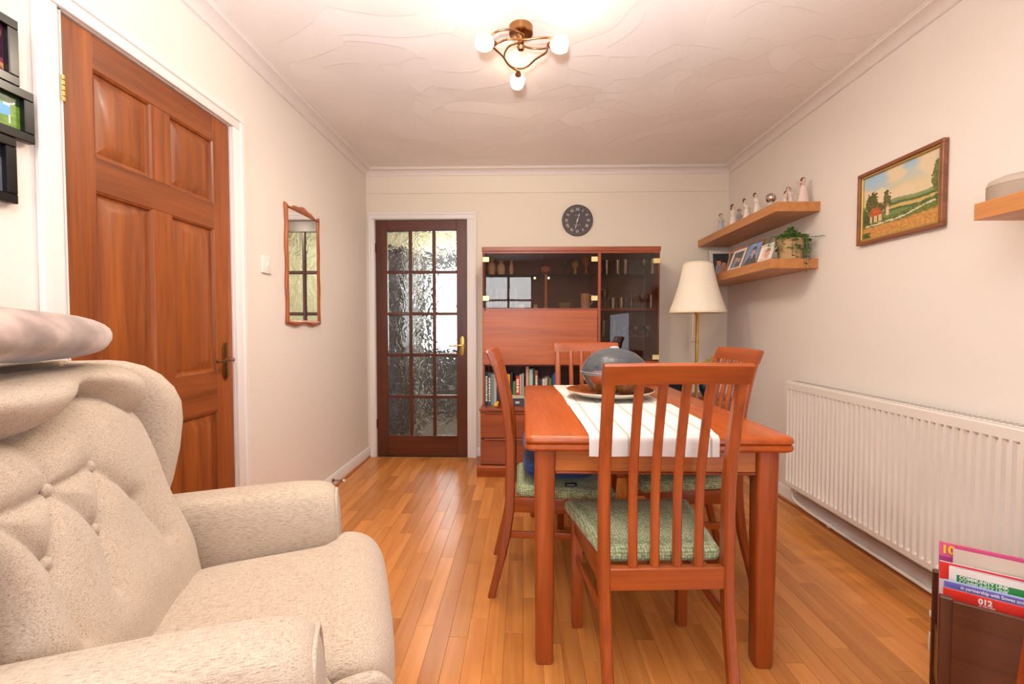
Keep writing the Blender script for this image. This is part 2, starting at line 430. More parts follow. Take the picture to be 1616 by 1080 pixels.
# ------------------------------------------------------------------ rear window (behind the photographer)
wn = sroot('window_1'); bm = bm_new()
for (a, b_) in (((-.8, .85), (.2, .90)), ((-.8, 2.10), (.2, 2.15)), ((-.8, .9), (-.75, 2.10)), ((.15, .9), (.2, 2.10)), ((-.325, .9), (-.275, 2.10)), ((-.75, 1.62), (.15, 1.66))):
    b2(bm, (a[0], YR - .09, a[1]), (b_[0], YR - .03, b_[1]), .004)
obj('window_frame', bm, WHITE, wn)
for a, b_ in ((-.75, -.325), (-.275, .15)):
    bm = bm_new(); b2(bm, (a, YR - .064, .9), (b_, YR - .058, 2.10)); obj('pane', bm, PANE, wn)
bm = bm_new(); b2(bm, (-.85, YR - .03, .82), (.25, YR + .12, .85), .005); obj('window_sill', bm, WHITE, wn)

# ------------------------------------------------------------------ panelled door in the left wall
DD, DL = rgb(106, 50, 16), rgb(170, 92, 38)
DWZ = wood(DD, DL, 'z', rough=.42, coat=.08, vary=.04, scale=.8); DWY = wood(rgb(108, 52, 18), rgb(160, 86, 38), 'y', rough=.42, coat=.08, vary=.04, scale=.8)
d1 = sroot('door_1')
dx = XL - .004          # door face, recessed in the frame
y0, y1, zt = 1.285, 2.022, 1.988
def dbox(bm, ya, yb, za, zb, xa=None, xb=None, bev=.0015): b2(bm, (xa if xa is not None else dx - .04, ya, za), (xb if xb is not None else dx, yb, zb), bev)
ystl = (y0, y0 + .096); ystr = (y1 - .104, y1); ymid = (1.597, 1.684)
rails = [(.006, .212), (.738, .907), (1.515, 1.620), (1.884, zt)]
for a, b_ in (ystl, ystr):
    bm = bm_new(); dbox(bm, a, b_, .006, zt); obj('stile', bm, DWZ, d1)
for a, b_ in rails:
    bm = bm_new(); dbox(bm, ystl[1], ystr[0], a, b_); obj('rail', bm, DWY, d1)
for (za, zb) in ((.212, .738), (.907, 1.515), (1.620, 1.884)):
    bm = bm_new(); dbox(bm, ymid[0], ymid[1], za, zb); obj('muntin', bm, DWZ, d1)
    for (ya, yb) in ((ystl[1], ymid[0]), (ymid[1], ystr[0])):
        # raised and fielded panel: moulding lip, sunk ground, raised field
        bm = bm_new(); ring = []
        for (ins, xx) in ((0, dx - .001), (.006, dx - .004), (.009, dx - .012), (.016, dx - .013), (.050, dx - .003), (.052, dx - .0025)):
            ring.append([(xx, ya + ins, za + ins), (xx, yb - ins, za + ins), (xx, yb - ins, zb - ins), (xx, ya + ins, zb - ins)])
        loft(bm, ring, cap=False); bm.verts.ensure_lookup_table(); bm.faces.new(bm.verts[-4:])
        dbox(bm, ya, yb, za, zb, dx - .035, dx - .02, 0)
        obj('panel', bm, DWZ, d1, smooth=20)
fr = bm_new()
XF = XL + .016
b2(fr, (XL - .07, y1 + .003, 0), (XL + .002, y1 + .008, zt + .008)); b2(fr, (XL - .07, y0 - .008, 0), (XL + .002, y0 - .003, zt + .008)); b2(fr, (XL - .07, y0 - .008, zt + .003), (XL + .002, y1 + .008, zt + .008))
def arch(bm, pts_in, pts_out):  # moulded architrave section: stepped
    pass
b2(fr, (XL, y1 + .006, 0), (XF, y1 + .078, zt + .0058), .004, 2)
b2(fr, (XL, y0 - .085, 0), (XF - .004, y0 - .020, zt + .0058), .004, 2); b2(fr, (XL - .07, y0 - .022, 0), (XL - .001, y0 - .006, zt + .02))
b2(fr, (XL, y0 - .085, zt + .006), (XF, y1 + .078, zt + .068), .004, 2)
b2(fr, (XF - .005, y1 + .052, 0), (XF + .006, y1 + .0785, zt + .0418), .003)
b2(fr, (XF - .009, y0 - .0855, 0), (XF + .002, y0 - .058, zt + .0418), .003)
b2(fr, (XF - .005, y0 - .0855, zt + .042), (XF + .006, y1 + .0785, zt + .0685), .003)
obj('door_frame', fr, WHITE, d1)
for zc in (1.775, .25):
    bm = bm_new(); b2(bm, (dx - .002, y0 - .010, zc - .038), (dx + .003, y0 + .006, zc + .038), .001)
    for k in range(5): lathe(bm, [(0, 0), (.0055, .001), (.0055, .0135), (0, .0145)], (dx + .006, y0 - .002, zc - .038 + k * .0152), 10)
    obj('hinge', bm, BRASS, d1)
def lever(parent, M, flip, mt):
    """backplate with shaped ends and a lever, local: x right, y up, z out"""
    bm = bm_new(); pts = []
    W, H = .019, .082
    pr = [(W, -H + .022), (W, H - .022), (W * .93, H - .016), (W * .62, H - .012), (W * .56, H - .004), (W * .25, H), (-W * .25, H), (-W * .56, H - .004), (-W * .62, H - .012), (-W * .93, H - .016), (-W, H - .022), (-W, -H + .022), (-W * .93, -H + .016), (-W * .62, -H + .012), (-W * .56, -H + .004), (-W * .25, -H), (W * .25, -H), (W * .56, -H + .004), (W * .62, -H + .012), (W * .93, -H + .016)]
    prism(bm, pr, 'z', 0, .007, .0015)
    xf(bm.verts, M); h = obj('handle', bm, mt, parent)
    bm = bm_new(); lathe(bm, [(0, .006), (.011, .006), (.009, .02), (.008, .04), (0, .041)], (0, .005, 0), 14)
    s = -1 if flip else 1
    tube(bm, smooth_path([(0, .005, .036), (s * .02, .006, .040), (s * .06, .004, .042), (s * .095, .001, .038), (s * .105, .004, .036)], 5), [.007] * 10 + [.0065] * 6 + [.006] * 5, 10)
    xf(bm.verts, M); obj('lever', bm, mt, h)
    bm = bm_new(); lathe(bm, [(0, .007), (.005, .007), (.005, .009), (0, .009)], (0, -.038, 0), 12); xf(bm.verts, M); obj('keyhole_cover', bm, mt, h)
lever(d1, frame_m((dx, 1.968, .948), (0, 1, 0), (0, 0, 1)), True, ABRASS)

# ------------------------------------------------------------------ glazed door in the back wall
GD, GLt = rgb(62, 24, 10), rgb(104, 48, 22)
GZ = wood(GD, GLt, 'z', rough=.3, coat=.3, vary=.03); GX = wood(GD, GLt, 'x', rough=.3, coat=.3, vary=.03)
d2 = sroot('door_2'); gy = YB + .012
gx0, gx1, gzt = -1.236, -.472, 1.988
def gbox(bm, xa, xb, za, zb, ya=0, yb=.04, bev=.002): b2(bm, (xa, gy + ya, za), (xb, gy + yb, zb), bev)
cols_x = [(-1.141, -.962), (-.934, -.763), (-.736, -.559)]
rows_z = [(.178, .497), (.523, .849), (.876, 1.196), (1.223, 1.545), (1.572, 1.898)]
for a, b_ in ((gx0, -1.141), (-.559, gx1)):
    bm = bm_new(); gbox(bm, a, b_, .006, gzt); obj('stile', bm, GZ, d2)
for a, b_ in ((.006, .178), (1.898, gzt)):
    bm = bm_new(); gbox(bm, -1.141, -.559, a, b_); obj('rail', bm, GX, d2)
for i in range(2):
    bm = bm_new(); gbox(bm, cols_x[i][1], cols_x[i + 1][0], .178, 1.898, .004, .036, .005); obj('glazing_bar', bm, GZ, d2)
for j in range(4):
    for c in cols_x:
        bm = bm_new(); gbox(bm, c[0], c[1], rows_z[j][1], rows_z[j + 1][0], .004, .036, .005); obj('glazing_bar', bm, GX, d2)
def textured_glass():
    m, nt, nd, lk, b = nmat('flemish_glass')
    tc = N(nt, 'ShaderNodeTexCoord')
    mp = N(nt, 'ShaderNodeMapping'); mp.inputs['Scale'].default_value = (1.0, 1.0, .72); lk.new(tc.outputs['Object'], mp.inputs['Vector'])
    a = N(nt, 'ShaderNodeTexNoise'); a.inputs['Scale'].default_value = 11; a.inputs['Detail'].default_value = 1.0; a.inputs['Distortion'].default_value = 2.2
    v = N(nt, 'ShaderNodeTexNoise'); v.inputs['Scale'].default_value = 26; v.inputs['Detail'].default_value = 1; v.inputs['Distortion'].default_value = 1.5
    lk.new(mp.outputs[0], a.inputs['Vector']); lk.new(mp.outputs[0], v.inputs['Vector'])
    ad = N(nt, 'ShaderNodeMath', operation='MULTIPLY_ADD'); ad.inputs[1].default_value = .25
    lk.new(v.outputs['Fac'], ad.inputs[0]); lk.new(a.outputs['Fac'], ad.inputs[2])
    bp = N(nt, 'ShaderNodeBump'); bp.inputs['Strength'].default_value = 1.0; bp.inputs['Distance'].default_value = .015
    lk.new(ad.outputs[0], bp.inputs['Height']); lk.new(bp.outputs['Normal'], b.inputs['Normal'])
    b.inputs['Base Color'].default_value = (.93, .95, .92, 1); b.inputs['Roughness'].default_value = .02
    b.inputs['Transmission Weight'].default_value = 1; b.inputs['IOR'].default_value = 1.48
    return m
FLEM = textured_glass()
for r_ in rows_z:
    for c in cols_x:
        bm = bm_new(); b2(bm, (c[0] - .003, gy + .018, r_[0] - .003), (c[1] + .003, gy + .022, r_[1] + .003)); obj('pane', bm, FLEM, d2, smooth=None)
fr = bm_new()
yf = YB - .016
b2(fr, (gx0 - .008, YB - .002, 0), (gx0 - .003, YB + .1, gzt + .008)); b2(fr, (gx1 + .003, YB - .002, 0), (gx1 + .008, YB + .1, gzt + .008)); b2(fr, (gx0 - .008, YB - .002, gzt + .003), (gx1 + .008, YB + .1, gzt + .008))
for (xa, xb, za, zb) in ((-1.288, gx0 - .006, 0, gzt + .0058), (gx1 + .006, -.39, 0, gzt + .0058), (-1.288, -.39, gzt + .006, 2.05)):
    b2(fr, (xa, yf, za), (xb, YB, zb), .004, 2)
b2(fr, (-1.2885, yf - .006, 0), (-1.268, yf + .004, 2.0278), .002); b2(fr, (-.41, yf - .006, 0), (-.3895, yf + .004, 2.0278), .002); b2(fr, (-1.2885, yf - .006, 2.028), (-.3895, yf + .004, 2.0505), .002)
obj('door_frame', fr, WHITE, d2)
for zc in (1.76, .28):
    bm = bm_new()
    for k in range(5): lathe(bm, [(0, 0), (.0055, .001), (.0055, .0135), (0, .0145)], (gx0 - .001, gy - .005, zc - .038 + k * .0152), 10)
    obj('hinge', bm, plain(rgb(70, 50, 35), .4, 1), d2)
lever(d2, frame_m((-.513, gy, .939), (1, 0, 0), (0, 0, 1)), True, BRASS)

# ------------------------------------------------------------------ hall behind the glazed door
HW = plain(rgb(214, 206, 172), .7, name='hall_wall_paint')
bm = bm_new()
b2(bm, (-2.2, 5.6, -.05), (.5, 5.7, 2.45)); b2(bm, (-2.2, YB + .14, -.05), (-2.1, 5.7, 2.45)); b2(bm, (.4, YB + .14, -.05), (.5, 5.7, 2.45))
struct('wall_hall', bm, HW, smooth=None)
bm = bm_new(); b2(bm, (-2.2, YB, 2.4), (.5, 5.7, 2.5)); struct('ceiling_hall', bm, WHITE, smooth=None)
bm = bm_new(); b2(bm, (-2.2, YB, -.08), (.5, 5.7, -.002)); struct('floor_hall', bm, plain(rgb(96, 88, 80), .9, name='hall_carpet', bump=.3), smooth=None)
d3 = sroot('door_3')
bm = bm_new(); b2(bm, (-1.28, 5.545, 0), (-.55, 5.59, 2.0), .003); obj('door_leaf', bm, plain(rgb(86, 90, 96), .4, name='grey_door_paint'), d3)
bm = bm_new(); b2(bm, (-1.10, 5.538, .84), (-.70, 5.546, 1.80), .001); obj('pane', bm, plain((.93, .97, 1, 1), .3, emit=5.0, name='daylit_glass'), d3)
bm = bm_new(); b2(bm, (-1.34, 5.54, 0), (-1.285, 5.6, 2.06), .003); b2(bm, (-.545, 5.54, 0), (-.49, 5.6, 2.06), .003); b2(bm, (-1.34, 5.54, 2.005), (-.49, 5.6, 2.06), .003); obj('door_frame', bm, WHITE, d3)
# a tall dark cupboard on the left of the hall
ct = thing('hall_cupboard', 'tall dark cupboard in the hall, seen through the left panes of the glazed door', 'cupboard', (-1.62, 4.65, 0))
DK = plain(rgb(52, 42, 40), .5, name='dark_stain')
bm = bm_new(); b2(bm, (-.46, -.24, 0), (.46, .25, 1.84), .004); b2(bm, (-.475, -.265, 1.84), (.475, .255, 1.875), .006); obj('cupboard_body', bm, DK, ct)
for xa, xb in ((-.445, -.004), (.004, .445)):
    bm = bm_new(); b2(bm, (xa, -.258, .06), (xb, -.2405, 1.82), .004); dd = obj('door', bm, DK, ct)
    bm = bm_new(); ball(bm, (xb - .04 if xa < 0 else xa + .04, -.272, 1.0), .014, 12); obj('knob', bm, ABRASS, dd)

# ================================================================== dining chairs
def seat_fabric():
    m, nt, nd, lk, b = nmat('green_weave')
    tc = N(nt, 'ShaderNodeTexCoord')
    vo = N(nt, 'ShaderNodeTexVoronoi'); vo.inputs['Scale'].default_value = 118; vo.inputs['Randomness'].default_value = .35; lk.new(tc.outputs['Object'], vo.inputs['Vector'])
    rp = ramp(nt, [(0, rgb(216, 214, 182)), (.30, rgb(190, 194, 156)), (.55, rgb(140, 152, 108)), (.8, rgb(104, 118, 82))]); lk.new(vo.outputs['Distance'], rp.inputs[0])
    lk.new(rp.outputs[0], b.inputs['Base Color'])
    iv = N(nt, 'ShaderNodeMath', operation='SUBTRACT'); iv.inputs[0].default_value = 1; lk.new(vo.outputs['Distance'], iv.inputs[1])
    bp = N(nt, 'ShaderNodeBump'); bp.inputs['Strength'].default_value = .5; bp.inputs['Distance'].default_value = .003
    lk.new(iv.outputs[0], bp.inputs['Height']); lk.new(bp.outputs['Normal'], b.inputs['Normal'])
    b.inputs['Roughness'].default_value = .85; b.inputs['Sheen Weight'].default_value = .15
    return m
SEATF = seat_fabric()
PZ = [0, .10, .22, .36, .48, .64, .76, .88, .945, 1.0]
PF = [-.080, -.054, -.022, 0, .002, 0, -.018, -.046, -.064, -.082]
PD = [.030, .032, .036, .040, .040, .036, .032, .028, .027, .026]
def pf(z):
    for i in range(len(PZ) - 1):
        if z <= PZ[i + 1]:
            t = (z - PZ[i]) / (PZ[i + 1] - PZ[i]); t2 = t
            return PF[i] + (PF[i + 1] - PF[i]) * t2
    return PF[-1]
def pd(z):
    for i in range(len(PZ) - 1):
        if z <= PZ[i + 1]: return PD[i] + (PD[i + 1] - PD[i]) * (z - PZ[i]) / (PZ[i + 1] - PZ[i])
    return PD[-1]
def sweep_post(bm, xa0, xb0, xa1, xb1, z0, z1, n=16, yo=0, dep=None, r=.006):
    rings = []
    for k in range(n + 1):
        z = z0 + (z1 - z0) * k / n; t = (z - 0) / 1.0
        xa, xb = xa0 + (xa1 - xa0) * t, xb0 + (xb1 - xb0) * t
        yf = (pf(z - .03) + pf(z) + pf(min(1, z + .03))) / 3 if .05 < z < .95 else pf(z)
        d = dep or pd(z); ya, yb = yf - d + yo, yf + yo
        if dep: mid = yf - pd(z) / 2; ya, yb = mid - dep / 2, mid + dep / 2
        rings.append([(xa + r, ya, z), (xb - r, ya, z), (xb, ya + r, z), (xb, yb - r, z), (xb - r, yb, z), (xa + r, yb, z), (xa, yb - r, z), (xa, ya + r, z)])
    loft(bm, rings)
def make_chair():
    t = thing('dining_chair', 'x', 'chair')
    bz, bx, by = teak('z', vary=.06), teak('x', vary=.06), teak('y', vary=.06)
    for s in (-1, 1):
        bm = bm_new(); xo = s * .191; xi = s * .160
        sweep_post(bm, min(xo, xi), max(xo, xi), min(xo * 1.035, xi * 1.035), max(xo * 1.035, xi * 1.035), 0, .945); obj('leg', bm, bz, t)
    for s in (-1, 1):
        bm = bm_new(); prism(bm, [(s * .175, .322), (s * .211, .322), (s * .211, .358), (s * .175, .358)], 'z', 0, .415, .005); obj('leg', bm, bz, t)
    for i in range(4):
        xc = (-.16 + .32 * (i + 1) / 5) * .97; bm = bm_new()
        sweep_post(bm, xc - .013, xc + .013, xc * 1.06 - .013, xc * 1.06 + .013, .40, .948, 18, dep=.016, r=.005); obj('slat', bm, bz, t)
    # top rail, gently bowed, its ends showing
    bm = bm_new(); rings = []
    for k in range(13):
        x = -.200 + .400 * k / 12; bow = -.014 * (1 - (x / .2) ** 2)
        pr = [(pf(.942) + .001, .942), (pf(1.0) + .001, .992), (pf(1.0) - .006, .999), (pf(1.0) - .022, .999), (pf(1.0) - .029, .992), (pf(.942) - .029, .942)]
        e = .003 if k in (0, 12) else 0
        rings.append([(x, p[0] + bow * 1.0 + (e if q in (0, 1) else -e if q in (4, 5) else 0) * -1, p[1] + .003 * (1 - (x / .2) ** 2)) for q, p in enumerate(pr)])
    loft(bm, rings); obj('top_rail', bm, bx, t)
    bm = bm_new(); b2(bm, (-.166, -.034, .348), (.166, -.008, .412), .003); obj('seat_rail', bm, bx, t)
    bm = bm_new(); b2(bm, (-.18, .332, .352), (.18, .354, .412), .003); obj('seat_rail', bm, bx, t)
    for s in (-1, 1):
        bm = bm_new(); prism(bm, [(s * .168, -.004), (s * .188, -.004), (s * .207, .325), (s * .187, .325)], 'z', .352, .412, .003); obj('seat_rail', bm, by, t)
        bm = bm_new(); prism(bm, [(s * .169, -.03), (s * .182, -.03), (s * .2, .325), (s * .187, .325)], 'z', .244, .272, .004); obj('stretcher', bm, by, t)
    # upholstered seat pad
    bm = bm_new(); nU, nV = 22, 22; top = []; 
    def sp(u, v, k):
        hw = .176 + (.236 - .176) * v; xx = u * hw
        yy = .004 + .396 * v
        ex = max(abs(u), abs(2 * v - 1)); 
        return xx, yy
    rings = []
    for (ins, z) in ((.004, .413), (0, .420), (0, .436), (.006, .447), (.022, .453), (.06, .458), (.12, .462)):
        pts = []
        cor = [(-.176 + ins, .004 + ins), (.176 - ins, .004 + ins), (.236 - ins, .400 - ins), (-.236 + ins, .400 - ins)]
        rad = .028
        for q in range(4):
            p0, p1, p2 = Vector(cor[q - 1]), Vector(cor[q]), Vector(cor[(q + 1) % 4])
            a = p1 + (p0 - p1).normalized() * rad; c = p1 + (p2 - p1).normalized() * rad
            for k in range(7):
                tt = k / 6; pp = a * (1 - tt) ** 2 + p1 * 2 * tt * (1 - tt) + c * tt * tt; pts.append((pp.x, pp.y, z))
        rings.append(pts)
    loft(bm, rings); obj('seat', bm, SEATF, t, smooth=60)
    return t
chair0 = make_chair()
CH = [((.407, 1.312, 0), R(3.1), 'dining chair nearest the camera, its slatted back turned to us and pale green seat showing'),
      ((-.034, 1.992, 0), R(-90), 'dining chair seen edge-on at the left side of the table, blue cushions on its seat'),
      ((.885, 2.10, 0), R(90), 'dining chair on the radiator side of the table, dark back rail beneath the lamp'),
      ((.395, 2.79, 0), R(180), 'dining chair at the far end of the table, in front of the glazed cabinet')]
chairs = []
for i, (p, rz, lab) in enumerate(CH):
    c = chair0 if i == 0 else copy_tree(chair0)
    c.location = p; c.rotation_euler = (0, 0, rz); tag(c, lab, 'chair', 'dining chairs round the table'); chairs.append(c)

# ================================================================== dining table
TX0, TX1, TY0, TY1, TZ = .004, .845, 1.412, 2.672, .755
tb = thing('dining_table', 'polished reddish wood dining table with thick double-edged top and square legs', 'table', (.425, 2.04, 0))
ox, oy = .425, 2.04
def rrect(x0, x1, y0, y1, r, n=5):
    pts = []
    for (cx, cy, a) in ((x1 - r, y0 + r, -90), (x1 - r, y1 - r, 0), (x0 + r, y1 - r, 90), (x0 + r, y0 + r, 180)):
        for k in range(n + 1): pts.append((cx + r * math.cos(R(a + 90 * k / n)), cy + r * math.sin(R(a + 90 * k / n))))
    return pts
def slab(bm, x0, x1, y0, y1, z0, z1, r, prof):
    loft(bm, [[(p[0], p[1], z) for p in rrect(x0 + i, x1 - i, y0 + i, y1 - i, r)] for i, z in prof])
TOPM = wood(rgb(156, 70, 23), rgb(186, 90, 34), 'y', rough=.24, coat=.1, vary=.02, scale=.7, spec=.35)
bm = bm_new(); slab(bm, TX0 - ox, TX1 - ox, TY0 - oy, TY1 - oy, 0, 0, .026, [(.004, TZ - .024), (0, TZ - .02), (0, TZ - .012), (.002, TZ - .006), (.006, TZ - .002), (.012, TZ)])
obj('tabletop', bm, TOPM, tb)
bm = bm_new(); slab(bm, TX0 - ox, TX1 - ox, TY0 - oy, TY1 - oy, 0, 0, .026, [(.010, TZ - .050), (.003, TZ - .046), (0, TZ - .040), (.001, TZ - .030), (.005, TZ - .026), (.008, TZ - .0245)])
obj('draw_leaf', bm, TOPM, tb)
LX0, LX1, LY0, LY1, LW = .036, .806, 1.436, 2.648, .066
APM = wood(rgb(150, 78, 28), rgb(208, 124, 56), 'x', vary=.04); APY = wood(rgb(128, 60, 22), rgb(186, 98, 44), 'y', vary=.04)
for (a, b_, mm) in (((LX0 + LW, LY0 + .016), (LX1 - LW, LY0 + .038), APM), ((LX0 + LW, LY1 - .038), (LX1 - LW, LY1 - .016), APM), ((LX0 + .016, LY0 + LW), (LX0 + .038, LY1 - LW), APY), ((LX1 - .038, LY0 + LW), (LX1 - .016, LY1 - LW), APY)):
    bm = bm_new(); b2(bm, (a[0] - ox, a[1] - oy, TZ - .122), (b_[0] - ox, b_[1] - oy, TZ - .050), .002)
    obj('apron', bm, mm, tb)
bm = bm_new(); b2(bm, (LX0 + LW - ox, LY0 + .010 - oy, TZ - .130), (LX1 - LW - ox, LY0 + .040 - oy, TZ - .122), .003); obj('apron_beading', bm, teak('x'), tb)
for lx in (LX0, LX1 - LW):
    for ly in (LY0, LY1 - LW):
        bm = bm_new(); rings = []
        for (z, i, r) in ((0, .008, .008), (.012, .004, .012), (.3, .002, .012), (TZ - .12, 0, .010), (TZ - .05, 0, .008)):
            rings.append([(p[0] - ox, p[1] - oy, z) for p in rrect(lx + i, lx + LW - i, ly + i, ly + LW - i, r, 3)])
        loft(bm, rings); obj('leg', bm, teak('z', vary=.06), tb)

# cloths on the table
def cloth_mat():
    m, nt, nd, lk, b = nmat('white_linen')
    tc = N(nt, 'ShaderNodeTexCoord'); sp = N(nt, 'ShaderNodeSeparateXYZ'); lk.new(tc.outputs['Object'], sp.inputs[0])
    wv = N(nt, 'ShaderNodeMath', operation='PINGPONG'); wv.inputs[1].default_value = .042; lk.new(sp.outputs['X'], wv.inputs[0])
    rp = ramp(nt, [(0, rgb(168, 156, 140)), (.06, rgb(178, 168, 154)), (.11, rgb(218, 214, 209)), (1, rgb(222, 219, 214))])
    dv = N(nt, 'ShaderNodeMath', operation='DIVIDE'); dv.inputs[1].default_value = .042; lk.new(wv.outputs[0], dv.inputs[0]); lk.new(dv.outputs[0], rp.inputs[0])
    lk.new(rp.outputs[0], b.inputs['Base Color']); b.inputs['Roughness'].default_value = .8
    nz_ = N(nt, 'ShaderNodeTexNoise'); nz_.inputs['Scale'].default_value = 900; lk.new(tc.outputs['Object'], nz_.inputs['Vector'])
    bp = N(nt, 'ShaderNodeBump'); bp.inputs['Strength'].default_value = .2; bp.inputs['Distance'].default_value = .001; lk.new(nz_.outputs['Fac'], bp.inputs['Height']); lk.new(bp.outputs['Normal'], b.inputs['Normal'])
    return m
LINEN = cloth_mat()
def cloth(name, label, xa, xb, ya, yb, zt, drop, loc, wob, seed):
    """runner lying on the table; at its near end it falls over the edge by drop"""
    bm = bm_new(); nx, ny = 26, 60; L = drop + (yb - ya); th = .0014; rows = []
    for side in (1, 0):
        grid = []
        for j in range(ny + 1):
            d = -drop + L * j / ny; row = []
            for i in range(nx + 1):
                u = i / nx
                xx = xa(d) + (xb(d) - xa(d)) * u
                if d < 0:
                    zz = zt - .010 - (-d) + .0; yy = ya - .007 - .004 * math.sin(u * 9 + seed) * min(1, -d / drop) - side * 0
                    p = Vector((xx, yy - th * side, zz))
                elif d < .014:
                    a = d / .014 * math.pi / 2
                    p = Vector((xx, ya + .005 - (.012 + th * side) * math.cos(a), zt - .010 + (.010 + .0006 + th * side) * math.sin(a)))
                else:
                    h = max(0, nz(xx * 7 + seed, d * 5, seed)) * wob
                    p = Vector((xx, ya + d - .009, zt + .0008 + th * side + h))
                row.append(bm.verts.new(p - Vector(loc)))
            grid.append(row)
        rows.append(grid)
    for g in rows:
        for j in range(ny):
            for i in range(nx): bm.faces.new((g[j][i], g[j][i + 1], g[j + 1][i + 1], g[j + 1][i]))
    A, B = rows
    def strip(pa, pb):
        for k in range(len(pa) - 1): bm.faces.new((pa[k], pa[k + 1], pb[k + 1], pb[k]))
    strip(A[0], B[0]); strip(A[ny], B[ny]); strip([r[0] for r in A], [r[0] for r in B]); strip([r[nx] for r in A], [r[nx] for r in B])
    o = obj(name, bm, LINEN, None, loc, smooth=60); return o
def flat_cloth(name, xa, xb, ya, yb, zt, loc, seed):
    bm = bm_new(); nx, ny = 20, 30; gs = []
    for side in (1, 0):
        g = []
        for j in range(ny + 1):
            y = ya + (yb - ya) * j / ny
            g.append([bm.verts.new(Vector((xa(y) + (xb(y) - xa(y)) * i / nx, y, zt + .0005 + .0013 * side + max(0, nz(i * .3, j * .25, seed)) * .0010)) - Vector(loc)) for i in range(nx + 1)])
        gs.append(g)
    for g in gs:
        for j in range(ny):
            for i in range(nx): bm.faces.new((g[j][i], g[j][i + 1], g[j + 1][i + 1], g[j + 1][i]))
    A, B = gs
    for pa, pb in ((A[0], B[0]), (A[ny], B[ny]), ([r[0] for r in A], [r[0] for r in B]), ([r[nx] for r in A], [r[nx] for r in B])):
        for k in range(len(pa) - 1): bm.faces.new((pa[k], pa[k + 1], pb[k + 1], pb[k]))
    return obj(name, bm, LINEN, None, loc, smooth=60)
rfar = flat_cloth('table_runner', lambda y: .196 - .02 * sstep(2.2, 2.66, y), lambda y: .63, 1.965, 2.664, TZ, (.41, 2.3, TZ), 2.2)
tag(rfar, 'white linen cloth on the far half of the table, under the fruit plate', 'tablecloth', 'linen cloths on the table')
rn = cloth('table_runner', 'x', lambda d: .204 - .006 * sstep(.1, .5, d), lambda d: .604 + .04 * sstep(.0, .25, d), TY0, 2.015, TZ + .003, .052, (.41, 1.7, TZ), .0014, .6)
tag(rn, 'white linen runner hanging over the near table end, with drawn-thread holes', 'tablecloth', 'linen cloths on the table')
bm = bm_new()
for k in range(46):
    xx = .216 + k * .00825
    b2(bm, (xx - .41, 1.422 - 1.7, .0052), (xx + .003 - .41, 1.425 - 1.7, .0058))
hs = obj('drawn_thread_holes', bm, plain(rgb(120, 105, 92), .9), rn, smooth=None); hs['kind'] = 'stuff'

# plate, fruit, fruit dome
pc = (.415, 2.195)
pl = thing('serving_plate', 'wide round platter, brown glazed inside and cream underneath, under the fruit dome', 'plate', (pc[0], pc[1], TZ + .0045))
bm = bm_new(); lathe(bm, [(0, .0), (.09, 0), (.095, .003), (.15, .012), (.205, .034), (.209, .038), (.205, .039)], seg=56); obj('plate_underside', bm, plain(rgb(232, 222, 204), .25, coat=.5, name='cream_glaze'), pl, smooth=50)
bm = bm_new(); lathe(bm, [(.2055, .0392), (.150, .0165), (.095, .008), (0, .0065)], seg=56); obj('plate_glaze', bm, plain(rgb(140, 72, 34), .15, coat=.6, name='brown_glaze'), pl, smooth=50)
bc = (.437, 2.195, TZ + .0045 + .0085)
fd = thing('fruit_dome', 'grey see-through plastic dome bowl covering the fruit on the table', 'bowl', bc)
DOME = clear_glass('grey_mesh_plastic', (.66, .70, .74, 1), 1.4, .3)
_nt = DOME.node_tree; _o = [n for n in _nt.nodes if n.type == 'OUTPUT_MATERIAL'][0]; _m = _o.inputs[0].links[0].from_node
_d = N(_nt, 'ShaderNodeBsdfDiffuse'); _d.inputs[0].default_value = rgb(120, 134, 146); _x = N(_nt, 'ShaderNodeMixShader'); _x.inputs[0].default_value = .30
_nt.links.new(_m.outputs[0], _x.inputs[1]); _nt.links.new(_d.outputs[0], _x.inputs[2]); _nt.links.new(_x.outputs[0], _o.inputs[0])
DOMEL = clear_glass('grey_plastic_bowl', (.95, .96, .95, 1), 1.3, .15)
bm = bm_new(); lathe(bm, [(0, 0), (.06, .001), (.085, .012), (.120, .042), (.146, .080), (.155, .106)], seg=48); obj('lower_bowl', bm, DOMEL, fd, smooth=60)
bm = bm_new(); lathe(bm, [(.157, .116), (.150, .145), (.132, .175), (.100, .203), (.060, .220), (.025, .226), (0, .227)], seg=48); obj('dome_lid', bm, DOME, fd, smooth=60)
RIMM = plain(rgb(128, 138, 146), .35, name='grey_plastic_rim')
for za in (.104, .112):
    bm = bm_new(); lathe(bm, [(.153, za), (.160, za + .001), (.161, za + .004), (.158, za + .006), (.153, za + .006)], seg=48); obj('rim', bm, RIMM, fd, smooth=60)
bm = bm_new(); lathe(bm, [(0, .2265), (.022, .227), (.024, .231), (.012, .236), (0, .237)], seg=24); obj('lid_knob', bm, plain(rgb(196, 200, 202), .3), fd)
def fruit_mat(a, b_, sc_=14):
    m, nt, nd, lk, b = nmat('fruit_skin'); tc = N(nt, 'ShaderNodeTexCoord'); n1 = N(nt, 'ShaderNodeTexNoise'); n1.inputs['Scale'].default_value = sc_; n1.inputs['Detail'].default_value = 4
    lk.new(tc.outputs['Object'], n1.inputs['Vector']); rp = ramp(nt, [(.35, a), (.65, b_)]); lk.new(n1.outputs['Fac'], rp.inputs[0]); lk.new(rp.outputs[0], b.inputs['Base Color']); b.inputs['Roughness'].default_value = .4; return m
PEACH = fruit_mat(rgb(222, 112, 66), rgb(232, 150, 90)); PEAR = fruit_mat(rgb(196, 172, 84), rgb(214, 186, 110)); APPLE = fruit_mat(rgb(186, 84, 70), rgb(205, 178, 96), 20)
